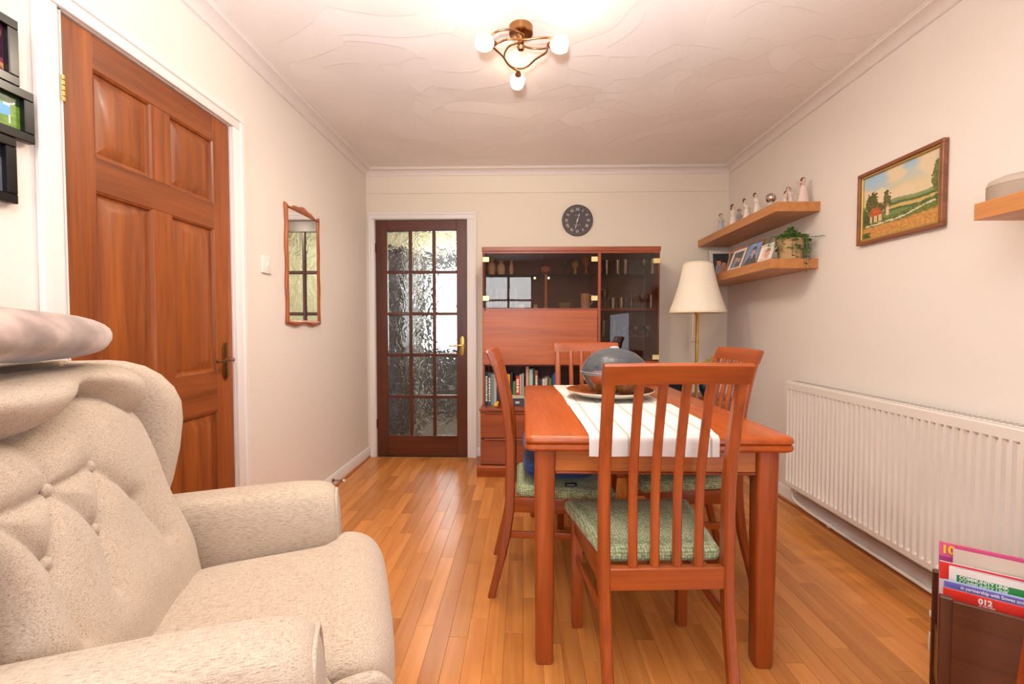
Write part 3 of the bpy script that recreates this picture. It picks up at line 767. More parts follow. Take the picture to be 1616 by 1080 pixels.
def fruit(name, p, r, m, label, s=(1, 1, 1), grp='fruit under the dome'):
    t = thing(name, label, 'fruit', p, rng.uniform(0, 6), grp); bm = bm_new()
    pr = []
    for k in range(13):
        a = math.pi * k / 12; rr = r * math.sin(a); z = -r * math.cos(a)
        if name == 'pear': rr *= (1.0 if z < 0 else 1 - .28 * (z / r)); z *= 1.15 if z > 0 else 1
        else: z -= .18 * r * math.exp(-(rr / (.35 * r)) ** 2) * (1 if z > 0 else -.6)
        pr.append((rr if 0 < k < 12 else 0, z * s[2]))
    lathe(bm, pr, seg=20); obj('flesh', bm, m, t, smooth=80)
    bm = bm_new(); tube(bm, [(0, 0, r * .75), (.002, 0, r * 1.05), (.004, .001, r * 1.2)], .0016, 6); obj('stalk', bm, plain(rgb(90, 70, 40), .8), t)
FR = [('peach', -.085, -.055, .085, .037, PEACH, 'left orange peach against the front of the dome'), ('peach', -.015, -.075, .088, .037, PEACH, 'right orange peach beside the post of the near chair'),
      ('pear', -.062, -.072, .040, .033, PEAR, 'yellow-green pear low at the left of the fruit pile'), ('pear', .012, -.092, .048, .033, PEAR, 'yellow pear low beneath the right peach'),
      ('pear', .098, -.050, .074, .037, PEAR, 'yellow pear at the right of the fruit pile'), ('apple', .066, -.085, .048, .034, APPLE, 'red and yellow apple low at the right of the fruit pile'),
      ('apple', -.06, .05, .05, .037, APPLE, 'apple at the back left of the fruit pile, mostly hidden'), ('apple', .04, .04, .05, .037, APPLE, 'apple at the back right of the fruit pile, mostly hidden'), ('apple', .0, -.015, .042, .034, APPLE, 'apple in the middle of the fruit pile, nearly covered by the others')]
FP = [[Vector((f_[1], f_[2], f_[3])), f_[4] * 1.06] for f_ in FR]
def bowl_r(z): return .150 if z > .09 else .085 + (.150 - .085) * max(0, (z - .012)) ** .75 / (.078 ** .75)
for it in range(400):
    for i in range(len(FP)):
        for j in range(i):
            d = FP[i][0] - FP[j][0]; ov = FP[i][1] + FP[j][1] - d.length
            if ov > 0: d.normalize(); FP[i][0] += d * ov * .5; FP[j][0] -= d * ov * .5
        p, r_ = FP[i]; rad = math.hypot(p.x, p.y); lim = bowl_r(p.z - r_ * .35) - r_ - .004
        if rad > lim: p.x *= lim / rad; p.y *= lim / rad
        p.z = max(r_ + .006, min(.132, p.z - .0003))
FR = [(f_[0], q[0].x, q[0].y, q[0].z, f_[4], f_[5], f_[6]) for f_, q in zip(FR, FP)]
for (n_, fx, fy, fz, r_, mm, lab) in FR: fruit(n_, (bc[0] + fx, bc[1] + fy, bc[2] + fz), r_, mm, lab)

# things on the left chair's seat and the right chair's seat
NAVY = plain(rgb(24, 52, 104), .75, bump=.3, bscale=500, sheen=.2, name='navy_cloth')
def cushion(name, label, c, s, m, grp, rz=0, tilt=(0, 0)):
    t = thing(name, label, 'cushion', c, rz, grp); bm = bm_new(); rings = []
    for k in range(13):
        a = -math.pi / 2 + math.pi * k / 12; e = math.copysign(abs(math.cos(a)) ** .35, 1); z = s[2] / 2 * math.copysign(abs(math.sin(a)) ** .7, math.sin(a))
        ring = []
        for q in range(40):
            b_ = 2 * math.pi * q / 40; cx = math.copysign(abs(math.cos(b_)) ** .38, math.cos(b_)); cy = math.copysign(abs(math.sin(b_)) ** .38, math.sin(b_))
            ring.append((cx * s[0] / 2 * e, cy * s[1] / 2 * e, z + s[2] / 2))
        rings.append(ring)
    loft(bm, rings); obj('cover', bm, m, t, smooth=70)
    bm = bm_new(); ring = []
    for q in range(41):
        b_ = 2 * math.pi * q / 40; ring.append((math.copysign(abs(math.cos(b_)) ** .38, math.cos(b_)) * s[0] / 2 * 1.0, math.copysign(abs(math.sin(b_)) ** .38, math.sin(b_)) * s[1] / 2, s[2] / 2))
    tube(bm, ring, .004, 8); obj('piping', bm, m, t, smooth=70)
    return t
cushion('seat_cushion', 'navy blue cushion lying on the green seat of the left chair, lower of two', (.152, 1.995, .466), (.30, .33, .085), NAVY, 'blue cushions on the left chair')
cushion('seat_cushion', 'navy blue cushion on top of the other, just under the left table edge', (.146, 2.01, .552), (.29, .33, .075), NAVY, 'blue cushions on the left chair', .03)
t = thing('spectacle_case', 'small black case with a pale stripe lying on the left chair seat under the table', 'case', (.19, 1.806, .4595), .1)
bm = bm_new(); box(bm, (0, 0, .007), (.05, .016, .014), .005, None, 3); obj('case_body', bm, plain(rgb(24, 24, 28), .3), t)
bm = bm_new(); box(bm, (-.002, -.0085, .008), (.030, .001, .003)); obj('case_stripe', bm, plain(rgb(150, 150, 155), .4), t)
t = thing('folder', 'dark flat folder with a pale edge lying on the right chair seat under the table', 'folder', (.68, 2.10, .4635))
bm = bm_new(); b2(bm, (-.13, -.16, 0), (.13, .16, .05), .004); obj('folder_body', bm, plain(rgb(40, 34, 34), .6), t)
bm = bm_new(); b2(bm, (-.132, -.162, .05), (.132, .162, .056), .001); obj('folder_lid', bm, plain(rgb(200, 196, 190), .5), t)

# ================================================================== display cabinet
KX0, KX1, KU, KB = -.306, 1.008, 3.402, 3.305      # sides, upper front, base front
cb = thing('display_cabinet', 'reddish wood wall cabinet with smoked glass doors, drop-front desk and open bookshelf', 'cabinet', (.35, 3.55, 0))
kx, ky = .35, 3.55
def kb(bm, a, b, bev=.001): b2(bm, (a[0] - kx, a[1] - ky, a[2]), (b[0] - kx, b[1] - ky, b[2]), bev)
BK = YB - .018
def kpart(name, a, b, m, bev=.0015, parent=cb):
    bm = bm_new(); kb(bm, a, b, bev); return obj(name, bm, m, parent)
CZ, CX, CYm = cab('z', vary=.05), cab('x', vary=.05), cab('y', vary=.05)
for xx in (KX0, .553, KX1 - .022):
    kpart('side_panel', (xx if xx < 1 - .02 and xx > 0 else (xx if xx < 0 else xx + .006), KU + .002, .5), (xx + (.016 if xx < 0 else .022), BK, 1.648), CZ)
kpart('cornice', (KX0 - .004, KU - .012, 1.660), (KX1 + .004, BK, 1.692), CX, .003)
kpart('top_panel', (KX0, KU - .004, 1.644), (KX1, BK, 1.662), CX, .002)
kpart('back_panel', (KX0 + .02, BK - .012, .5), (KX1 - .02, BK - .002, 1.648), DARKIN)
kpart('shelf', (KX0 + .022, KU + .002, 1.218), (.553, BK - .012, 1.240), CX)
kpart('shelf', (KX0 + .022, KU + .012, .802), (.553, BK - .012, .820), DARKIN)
kpart('shelf', (.575, KU + .02, 1.222), (KX1 - .022, BK - .012, 1.238), CX)
kpart('shelf', (.575, KU + .03, .84), (KX1 - .022, BK - .012, .856), CX)
GSH = clear_glass('glass_shelf', (.80, .88, .84, 1), 1.5)
kpart('glass_shelf', (KX0 + .024, KU + .082, 1.494), (.551, BK - .014, 1.500), GSH, 0)
kpart('glass_shelf', (.577, KU + .05, 1.492), (KX1 - .024, BK - .014, 1.498), GSH, 0)
kpart('glass_shelf', (.577, KU + .05, 1.020), (KX1 - .024, BK - .014, 1.026), GSH, 0)
# base unit
kpart('base_carcass', (KX0 - .010, KB + .022, .085), (KX1 + .010, BK, .478), CX, .002)
kpart('base_top', (KX0 - .016, KB - .002, .478), (KX1 + .016, BK, .500), CX, .004)
bm = bm_new(); prism(bm, [(KB - .018 - ky, 0), (KB - .018 - ky, .070), (KB - .010 - ky, .082), (BK - ky, .082), (BK - ky, 0)], 'x', KX0 - .034 - kx, KX1 + .034 - kx, .004); obj('plinth', bm, CX, cb)
for (xa, xb) in ((KX0 - .008, .347), (.353, KX1 + .008)):
    for (za, zb) in ((.089, .278), (.286, .474)):
        dr = kpart('drawer', (xa, KB + .002, za), (xb, KB + .022, zb - .012), cab('x', vary=.08), .002)
        bm = bm_new(); kb(bm, (xa + .03, KB - .008, zb - .011), (xb - .03, KB + .016, zb), .004); obj('handle', bm, cab('x', vary=.05), dr)
# drop-front desk
fp = kpart('drop_front', (KX0 + .002, KU - .010, .815), (.549, KU + .010, 1.220), wood(rgb(150, 72, 34), rgb(196, 106, 56), 'x', vary=.02, scale=.7, coat=.05), .002)
kpart('door', (.577, KU - .008, .505), (KX1 - .002, KU + .010, .845), CZ, .002)
# glass doors
for (xa, xb, hx, kn) in ((KX0 + .003, .1335, KX0 + .003, .084), (.1365, .549, .549, .186)):
    gd = kpart('glass_door', (xa, KU - .006, 1.242), (xb, KU - .001, 1.642), SMOKED, 0)
    for zc in (1.600, 1.312):
        sgn = 1 if hx < .2 else -1
        bm = bm_new(); kb(bm, (min(hx, hx + sgn * .047), KU - .012, zc - .018), (max(hx, hx + sgn * .047), KU - .006, zc + .018), .001); obj('hinge', bm, GOLDP, gd)
    bm = bm_new(); lathe(bm, [(0, 0), (.004, 0), (.0045, .008), (.0115, .012), (.0125, .018), (.009, .024), (0, .026)], (kn - kx, KU - .006 - ky, 1.458), 16, (R(90), 0, 0)); obj('knob', bm, plain(rgb(228, 212, 176), .2, .8), gd)
gd = kpart('glass_door', (.578, KU - .006, .850), (KX1 - .003, KU - .001, 1.642), SMOKED, 0)
for zc in (1.586, .874):
    bm = bm_new(); kb(bm, (KX1 - .052, KU - .012, zc - .018), (KX1 - .003, KU - .006, zc + .018), .001); obj('hinge', bm, GOLDP, gd)

# ---- glass and ornaments inside the cabinet
def lat(name, label, cat, p, prof, m, grp, seg=20, part='body', extra=None):
    t = thing(name, label, cat, p, 0, grp); bm = bm_new(); lathe(bm, prof, seg=seg); obj(part, bm, m, t, smooth=50)
    if extra: extra(t)
    return t
def shell(outer, th=.0016):
    inn = [(max(r - th, 0), z + (th if i == 0 else 0)) for i, (r, z) in enumerate(outer)][::-1]
    return outer + inn
def tumbler(h, r): return [(0, 0), (r * .86, 0), (r, h), (r - .0016, h), (r * .82, .006), (0, .006)]
def wine(h, r): return [(0, 0), (r * .85, .001), (r * .8, .004), (.005, .010), (.004, h * .42), (r * .6, h * .5), (r, h * .72), (r * .9, h), (r * .9 - .0015, h), (r * .95, h * .72), (r * .5, h * .52), (0, h * .5)]
xcab = lambda px, y: (px - 826) * y / 718
G3 = 'glasses in the right bay of the cabinet'
rows_ = [(1.498, [(956, 't', .115, .030), (973, 't', .118, .033), (985, 't', .118, .030), (1014, 'w', .12, .032), (1027, 't', .12, .030)], 'top'),
         (1.2385, [(953, 'w', .15, .030), (966, 't', .085, .030), (979, 't', .085, .032), (995, 'b', .14, .018), (1012, 'w', .12, .03), (1025, 't', .11, .03)], 'middle'),
         (1.0265, [(952, 't', .12, .026), (968, 't', .12, .028), (984, 'w', .075, .028), (1002, 'w', .075, .028), (1020, 'w', .08, .03)], 'lower')]
ords = ['first', 'second', 'third', 'fourth', 'fifth', 'sixth']
kinds = {'t': 'straight tumbler', 'w': 'stemmed glass', 'b': 'tall narrow glass'}
for (z, lst, rown) in rows_:
    for i, (px, k, h, r_) in enumerate(lst):
        yy = 3.54 + (.02 if i % 2 else 0); X = xcab(px, yy)
        prof = tumbler(h, r_) if k == 't' else wine(h, r_) if k == 'w' else [(0, 0), (.02, 0), (.019, .05), (.010, .08), (.012, h), (.0105, h), (.008, .08), (.017, .05), (0, .01)]
        lat({'t': 'tumbler', 'w': 'wine_glass', 'b': 'bud_vase'}[k], f'{kinds[k]}, {ords[i]} from the left on the {rown} shelf behind the right smoked door', 'glass', (max(X, .575 + r_ + .004), yy, z), prof, CLEAR, G3)
CER = plain(rgb(206, 192, 172), .35, coat=.3, name='pale_ceramic')
TERR = plain(rgb(176, 92, 56), .5, name='terracotta'); GRN = plain(rgb(44, 92, 52), .25, coat=.4, name='green_glaze'); OLV = plain(rgb(158, 146, 70), .35, coat=.3, name='olive_glaze')
WDN = wood(rgb(150, 96, 52), rgb(196, 140, 84), 'z', vary=.02)
G4 = 'ornaments on the upper shelf of the left bay'; G5 = 'ornaments on the floor of the left bay'
yv = 3.55; zs = 1.5005
vasep = [(0, 0), (.024, 0), (.026, .01), (.034, .05), (.030, .085), (.016, .105), (.022, .128), (.019, .128), (.013, .105), (0, .09)]
lat('ornament_vase', 'pale pot-bellied vase at the left end of the cabinet upper shelf', 'vase', (xcab(776, yv), yv, zs), vasep, CER, G4)
lat('ornament_vase', 'pale pot-bellied vase second from the left on the cabinet upper shelf', 'vase', (xcab(791, yv), yv, zs), [(r * .95, z * .86) for r, z in vasep], CER, G4)
lat('ornament_vase', 'slim pale bud vase third from the left on the cabinet upper shelf', 'vase', (xcab(807, yv), yv, zs), [(r * .55, z * .9) for r, z in vasep], CER, G4)
gob = [(0, 0), (.022, .001), (.020, .005), (.006, .012), (.005, .045), (.016, .058), (.028, .08), (.027, .105), (.025, .105), (.026, .08), (0, .06)]
lat('goblet', 'dark green goblet on the cabinet upper shelf, left of the yellow bulb vase', 'goblet', (xcab(891, yv), yv, zs), gob, GRN, G4)
lat('ornament_vase', 'yellowish ball-topped ornament between the green and the terracotta goblets', 'ornament', (xcab(907, yv), yv, zs), [(0, 0), (.014, 0), (.012, .04), (.008, .045), (.022, .055), (.031, .078), (.026, .100), (.010, .112), (0, .113)], OLV, G4)
lat('goblet', 'tall terracotta goblet at the right end of the cabinet upper shelf', 'goblet', (xcab(924, yv), yv, zs), [(r * 1.15, z * 1.28) for r, z in gob], TERR, G4)
def carved(t):
    bm = bm_new(); ball(bm, (0, 0, .285), .034, 14, (1.05, .96, .9)); 
    for k in range(7): ball(bm, (.03 * math.cos(k * .9), .022 * math.sin(k * .9), .285 + .012 * math.sin(k * 2)), .010, 8)
    obj('carved_head', bm, plain(rgb(150, 96, 70), .6), t, smooth=60)
lat('carved_ornament', 'tall turned wooden ornament with a knobbly head where the left glass doors meet', 'ornament', (xcab(861, 3.45), 3.437, 1.2405), [(0, 0), (.018, 0), (.016, .01), (.009, .02), (.011, .12), (.009, .25), (0, .262)], WDN, G5, extra=carved)
def jug_h(t):
    bm = bm_new(); tube(bm, smooth_path([(.030, 0, .098), (.050, 0, .100), (.062, 0, .078), (.050, 0, .042), (.036, 0, .028)], 5), .005, 8); obj('handle', bm, CER, t)
    bm = bm_new()
    for k in range(9): b2(bm, (-.03 + .007 * k, -.0395 + .0016 * abs(k - 4), .03 + .02 * (k % 3)), (-.026 + .007 * k, -.036 + .0016 * abs(k - 4), .05 + .02 * (k % 3)), .001)
    obj('relief', bm, plain(rgb(176, 150, 120), .5), t)
lat('jug', 'cream relief jug with a handle, at the right end behind the left glass doors', 'jug', (xcab(923, 3.5), 3.5, 1.2405), [(0, 0), (.034, 0), (.036, .02), (.036, .06), (.037, .112), (.034, .112), (.032, .02), (0, .01)], plain(rgb(214, 190, 160), .45, name='cream_ware'), G5, extra=jug_h)
lat('dish', 'low olive bowl on the cabinet floor, left of the cream jug', 'bowl', (xcab(891, 3.5), 3.5, 1.2405), [(0, 0), (.03, 0), (.048, .02), (.052, .042), (.048, .042), (.044, .02), (0, .008)], OLV, G5)
for i, (px, lab, s_) in enumerate(((822, 'small pale box on the cabinet floor behind the row of tall glasses', .05), (845, 'smaller pale box left of the carved wooden ornament', .028))):
    t = thing('trinket_box', lab, 'box', (xcab(px, 3.6), 3.6, 1.2405), 0, G5); bm = bm_new(); b2(bm, (-s_ / 2, -.02, 0), (s_ / 2, .02, .026), .002); obj('box_body', bm, CER, t)
    bm = bm_new(); b2(bm, (-s_ / 2 - .001, -.021, .0262), (s_ / 2 + .001, .021, .034), .002); obj('lid', bm, CER, t)
for i, px in enumerate((775, 784, 793, 802, 811)):
    lat('tall_glass', f'tall straight glass, {ords[i]} from the left in the row behind the left smoked door', 'glass', (max(xcab(px, 3.48) , KX0 + .05) + .004 * i, 3.47 + .02 * (i % 2), 1.2405), tumbler(.15, .021), CLEAR, 'tall glasses in the left bay')

# ---- books on the open shelf
SHZ = .5008
BKP = {}
def book(px, w_, ytop, ybot, col, label, lean=0, dep=.15, yfr=None, title=None, tc=(240, 235, 220), z0=SHZ, grp='books on the open shelf'):
    Y = yfr or 3.45
    X = (px - 826) * Y / 718; h = (ybot - ytop) * Y / 718; wd = w_ * Y / 718
    t = thing('book', label, 'book', (X, Y, z0), 0, grp)
    t.rotation_euler = (0, lean, 0)
    cv = plain(rgb(*col), .5, name='book_cover'); bm = bm_new()
    b2(bm, (-wd / 2, 0, 0), (wd / 2, .003, h), .0008); b2(bm, (-wd / 2, .001, 0), (-wd / 2 + .0015, dep, h)); b2(bm, (wd / 2 - .0015, .001, 0), (wd / 2, dep, h))
    obj('cover', bm, cv, t)
    bm = bm_new(); b2(bm, (-wd / 2 + .0016, .004, .003), (wd / 2 - .0016, dep - .003, h - .003)); obj('pages', bm, plain(rgb(226, 214, 190), .8), t)
    if title == 'bars':
        bm = bm_new(); zz = h * .12
        while zz < h * .85:
            l_ = rng.uniform(.006, .02); b2(bm, (-wd * .28, -.0006, zz), (wd * .28, .0002, zz + l_)); zz += l_ + rng.uniform(.003, .007)
        obj('spine_lettering', bm, plain(rgb(*tc), .5), t)
    elif title:
        text('spine_lettering', title, wd * .95, plain(rgb(*tc), .5), t, frame_m((0, -.0006, h * .42), (0, 0, -1), (1, 0, 0)), .0002, bold=.0004)
    return t
# left group stands directly on the base top
Bs = [(767.6, 5, 587, 640, (38, 36, 52), 'dark book with pale spine lettering at the far left of the open shelf', 0, 'bars'),
      (772.4, 4.5, 590, 642, (52, 92, 104), 'teal file second from the left on the open shelf', 0, 'bars'),
      (777.0, 4.6, 593, 643, (128, 138, 132), 'grey-green file third from the left on the open shelf', 0, None),
      (781.4, 4, 592, 643, (176, 178, 176), 'pale grey file beside the back of the left chair', 0, None),
      (785.6, 4, 594, 642, (40, 46, 58), 'dark slim file half hidden behind the left chair back', 0, None)]
for (px, w_, yt, yb, col, lab, le, ti) in Bs: book(px, w_, yt, yb, col, lab, le, title=ti)
# books standing on two flat ones
zt2 = SHZ + .030 + .052
def flat(name, label, x0, x1, y, z0, z1, col, lettering=False):
    t = thing(name, label, 'book', ((x0 + x1) / 2, y, z0), 0, 'books on the open shelf'); hw = (x1 - x0) / 2; bm = bm_new()
    b2(bm, (-hw, 0, 0), (hw, .16, .002)); b2(bm, (-hw, 0, z1 - z0 - .002), (hw, .16, z1 - z0)); b2(bm, (-hw, 0, 0), (-hw + .002, .16, z1 - z0)) ; b2(bm, (-hw, 0, 0), (hw, .003, z1 - z0)); obj('cover', bm, plain(rgb(*col), .5), t)
    bm = bm_new(); b2(bm, (-hw + .0022, .0032, .0022), (hw - .003, .157, z1 - z0 - .0022)); obj('pages', bm, plain(rgb(226, 214, 190), .8), t)
    if lettering:
        bm = bm_new(); b2(bm, (-.0, -.0008, (z1 - z0) * .35), (.03, .0002, (z1 - z0) * .65)); obj('spine_lettering', bm, plain(rgb(210, 214, 220), .5), t)
fx0, fx1 = xcab(799, 3.43), xcab(828, 3.43)
flat('book', 'thick dark grey book lying flat under the upright books', fx0, fx1, 3.43, SHZ, SHZ + .052, (70, 74, 84), True)
flat('book', 'cream book lying flat on the dark grey book', fx0 - .004, fx1, 3.44, SHZ + .0525, SHZ + .082, (196, 190, 170))
zt2 = SHZ + .0826
B2 = [(790.5, 4.2, 585, 626, (196, 206, 172), 'pale green book just right of the left chair back', 0, None), (795.3, 4.6, 590, 626, (226, 214, 184), 'cream book between the pale green and the orange spines', 0, None),
      (801.5, 6.6, 594, 626, (226, 160, 64), 'orange book with big black spine lettering', 0, 'LARD'), (807.2, 3.6, 592, 626, (34, 30, 40), 'black book just right of the orange one', 0, None),
      (811.5, 4.2, 607, 626, (66, 132, 58), 'short green book left of the red one', 0, None), (817, 6, 597, 626, (196, 48, 40), 'red book above the near corner of the table', 0, 'bars'), (821.6, 2.6, 594, 626, (206, 170, 160), 'slim pinkish book right of the red one', 0, None),
      (825.2, 3.6, 593, 626, (150, 168, 156), 'grey-green book left of the tall pink book', 0, None)]
for (px, w_, yt, yb, col, lab, le, ti) in B2: book(px, w_, yt, yb, col, lab, le, z0=zt2, title=ti, tc=(30, 24, 20) if ti == 'LARD' else (240, 235, 220))
B3 = [(832.2, 4.6, 580, 642, (214, 150, 140), 'tall pink book, the tallest on the open shelf', None), (838, 5.4, 584, 642, (164, 196, 180), 'tall mint green book right of the pink one', None),
      (842.4, 2.8, 582, 642, (46, 70, 62), 'tall dark green book right of the mint one', None), (846.6, 4.6, 586, 642, (150, 76, 58), 'brown-red book in the middle of the open shelf', 'bars'),
      (850.6, 2.6, 599, 642, (40, 66, 48), 'slim dark green book right of the brown-red one', None), (854, 3.4, 603, 642, (52, 56, 66), 'dark low book left of the pale pink pair', None),
      (858, 4, 600, 642, (218, 196, 194), 'low pale pink book, left of a pair', None), (862, 3.2, 598, 642, (206, 188, 186), 'low pale pink book, right of a pair', None),
      (865.4, 2.8, 596, 642, (90, 84, 74), 'slim grey-brown book right of the pale pink pair', None), (868.6, 2.8, 599, 642, (116, 124, 66), 'slim olive book left of the dark green and blue ones', None),
      (871.6, 2.4, 595, 642, (34, 66, 52), 'slim dark green book left of the blue one', None), (875.2, 4.4, 592, 642, (52, 86, 168), 'blue book at the right end of the row, by the far chair back', None)]
for (px, w_, yt, yb, col, lab, ti) in B3: book(px, w_, yt, yb, col, lab, 0, title=ti)
for i, (px, lab) in enumerate(((783, 'small yellow toy bird left of the left chair back, on the base top'), (802, 'small yellow toy bird right of the left chair back, on the base top'))):
    t = thing('toy_bird', lab, 'toy', (xcab(px, 3.385), 3.372, .5005), .4, 'yellow toys on the cabinet base')
    bm = bm_new(); ball(bm, (0, 0, .016), .016, 12, (1.25, .9, 1)); ball(bm, (.012, -.002, .034), .010, 12); obj('toy_body', bm, plain(rgb(236, 184, 60), .5), t, smooth=70)
    bm = bm_new(); lathe(bm, [(.004, 0), (0, .008)], (.021, -.003, .034), 8, (0, R(90), 0)); obj('beak', bm, plain(rgb(220, 110, 40), .5), t)

# ================================================================== radiator
rd = thing('radiator', 'long white fluted panel radiator low on the right wall', 'radiator', (XR, 2.11, 0))
ry0, ry1, rz0, rz1, rxf = 1.425, 2.772, .146, .772, 1.578
bm = bm_new(); pitch = (ry1 - ry0 - .03) / 40; ys = [(ry0, 0), (ry0 + .012, 0)]
for k in range(40):
    a = ry0 + .015 + k * pitch
    ys += [(a + pitch * .06, 0), (a + pitch * .22, 1), (a + pitch * .58, 1), (a + pitch * .74, 0)]
ys += [(ry1 - .012, 0), (ry1, 0)]
zr = [(rz0, .006, 0), (rz0 + .006, 0, 0), (rz0 + .030, 0, 0), (rz0 + .040, 0, 1), (rz1 - .052, 0, 1), (rz1 - .042, 0, 0), (rz1 - .006, 0, 0), (rz1, .006, 0)]
g = [[bm.verts.new((rxf + inn + .0115 * m_ * fl_ - XR, y - 2.11, z)) for (y, m_) in ys] for (z, inn, fl_) in zr]
for a, b_ in zip(g, g[1:]):
    for i in range(len(ys) - 1): bm.faces.new((a[i], a[i + 1], b_[i + 1], b_[i]))
b2(bm, (rxf + .0135 - XR, ry0 + .002 - 2.11, rz0 + .004), (rxf + .018 - XR, ry1 - .002 - 2.11, rz1 - .004))
obj('front_panel', bm, RADW, rd, smooth=40)
bm = bm_new(); b2(bm, (rxf + .045 - XR, ry0 + .01 - 2.11, rz0 + .004), (rxf + .058 - XR, ry1 - .01 - 2.11, rz1 - .012), .003); obj('rear_panel', bm, RADW, rd)
bm = bm_new()
b2(bm, (rxf + .003 - XR, ry0 - .001 - 2.11, rz1 + .001), (rxf + .063 - XR, ry0 + .003 - 2.11 + (ry1 - ry0), rz1 + .005), .002)
obj('top_grille', bm, RADW, rd)
bm = bm_new()
for k in range(64):
    yy = ry0 + .02 + k * (ry1 - ry0 - .04) / 64
    b2(bm, (rxf + .012 - XR, yy - 2.11, rz1 + .005), (rxf + .054 - XR, yy + .007 - 2.11, rz1 + .0062))
gs = obj('grille_slots', bm, plain(rgb(150, 142, 134), .6), rd, smooth=None); gs['kind'] = 'stuff'
for yy in (ry0, ry1):
    bm = bm_new(); b2(bm, (rxf + .004 - XR, yy - .002 - 2.11, rz0 + .01), (rxf + .062 - XR, yy + .003 - 2.11, rz1 + .002), .002); obj('side_panel', bm, RADW, rd)
for yy in (ry0 + .25, ry1 - .25):
    bm = bm_new(); b2(bm, (rxf + .058 - XR, yy - .02 - 2.11, rz0 + .05), (-.0005, yy + .02 - 2.11, rz1 - .06), .002); obj('wall_bracket', bm, RADW, rd)
bm = bm_new(); tube(bm, smooth_path([(1.622, 2.752, .15), (1.622, 2.755, .10), (1.624, 2.74, .065), (1.636, 2.68, .042), (1.642, 2.58, .034), (1.638, 2.49, .036), (1.642, 2.42, .032), (1.644, 2.2, .030), (1.644, 1.6, .030), (1.644, 1.0, .030)], 6), .0085, 12)
for v in bm.verts: v.co -= Vector((XR, 2.11, 0))
obj('supply_pipe', bm, RADW, rd, smooth=60)
for yy in (2.455, 1.75):
    bm = bm_new(); b2(bm, (1.634 - XR, yy - .008 - 2.11, .018), (1.6612 - XR, yy + .008 - 2.11, .042), .003); obj('pipe_clip', bm, WHITE, rd)

# ================================================================== floating shelves
def shelf(label, x0, y0, y1, z0, z1, grp='oak floating shelves'):
    t = thing('floating_shelf', label, 'shelf', (XR, (y0 + y1) / 2, z0), 0, grp); bm = bm_new()
    b2(bm, (x0 - XR, y0 - (y0 + y1) / 2, 0), (-.0005, y1 - (y0 + y1) / 2, z1 - z0), .0012); obj('board', bm, OAK, t); return t
shelf('upper oak floating shelf in the far right corner, carrying the figurines', 1.428, 2.632, YB - .002, 1.752, 1.806)
shelf('lower oak floating shelf in the far right corner, carrying photographs and the plant', 1.405, 2.640, YB - .002, 1.432, 1.487)
shelf('oak floating shelf at the right edge of the photo, nearer than the painting', 1.443, .55, 1.508, 1.437, 1.490)
UZ, LZ = 1.8065, 1.4875
# ---- figurines
CRM = plain(rgb(226, 214, 202), .6, name='carved_cream_resin'); GRY = plain(rgb(186, 186, 184), .6, name='carved_grey_resin'); PNK = plain(rgb(228, 206, 194), .6, name='carved_rose_resin')
FACE = plain(rgb(222, 190, 166), .6, name='figurine_face'); HAIRD = plain(rgb(84, 60, 44), .6, name='figurine_dark_hair'); HAIRR = plain(rgb(126, 70, 46), .6, name='figurine_auburn_hair')
GF = 'carved figurines on the upper shelf'
def figurine(label, p, h, dress, hair, arms, rz=0, tiltx=0.0, hairlong=False, bun=False, wings=False):
    t = thing('figurine', label, 'figurine', p, rz, GF); bm = bm_new(); s = h / .15
    prof = [(0, 0), (.030, 0), (.031, .004), (.026, .03), (.021, .06), (.017, .082), (.0175, .098), (.016, .106), (.008, .113), (.006, .120), (0, .121)]
    lathe(bm, [(r * s, z * s) for r, z in prof], seg=18, sc_=(1, .78, 1))
    for path in arms: tube(bm, smooth_path([(a * s, b * s, c * s) for a, b, c in path], 4), [.0055 * s - .002 * s * k / (4 * (len(path) - 1)) for k in range(4 * (len(path) - 1) + 1)], 8)
    if tiltx:
        for v in bm.verts:
            k = max(0, v.co.z - .07 * s); v.co.x += tiltx * k
    obj('figure_body', bm, dress, t, smooth=70)
    hx = tiltx * .06 * s
    bm = bm_new(); ball(bm, (hx, -.001, .131 * s), .0125 * s, 14, (.88, .95, 1.12)); tube(bm, [(hx, -.012 * s, .131 * s), (hx, -.0145 * s, .128 * s)], .0018 * s, 6); obj('head', bm, FACE, t, smooth=80)
    bm = bm_new(); ball(bm, (hx, .0028 * s, .1345 * s), .0138 * s, 14, (1.02, .95, 1.06))
    if hairlong: ball(bm, (hx, .009 * s, .117 * s), .011 * s, 12, (.95, .6, 1.7))
    if bun: ball(bm, (hx + .004 * s, .012 * s, .148 * s), .0075 * s, 10)
    obj('hair', bm, hair, t, smooth=80)
    if wings:
        bm = bm_new()
        for sg in (-1, 1):
            for a in range(5):
                an = R(10 + 22 * a); tube(bm, [(0, .012 * s, .09 * s), (sg * .05 * s * math.cos(an), .016 * s, .09 * s + .05 * s * math.sin(an))], .0012, 6)
        obj('wings', bm, plain(rgb(170, 160, 150), .4, .6), t)
    return t
clasp = [[(-.016, 0, .102), (-.020, -.010, .086), (-.006, -.018, .082)], [(.016, 0, .102), (.020, -.010, .086), (.006, -.018, .084)]]
down = [[(-.016, 0, .102), (-.022, -.002, .080), (-.018, -.008, .060)], [(.016, 0, .102), (.022, -.002, .080), (.016, -.010, .062)]]
upar = [[(-.014, 0, .102), (-.026, -.008, .104), (-.046, -.014, .124)], [(.012, -.004, .102), (-.010, -.018, .108), (-.040, -.018, .122)]]
figurine('grey figurine with hands clasped, farthest into the corner on the upper shelf', (1.490, 3.50, UZ), .150, GRY, HAIRD, clasp)
figurine('cream figurine with dark bobbed hair, taller of the pair second on the upper shelf', (1.478, 3.27, UZ), .158, CRM, HAIRD, down, .5, -.1, True)
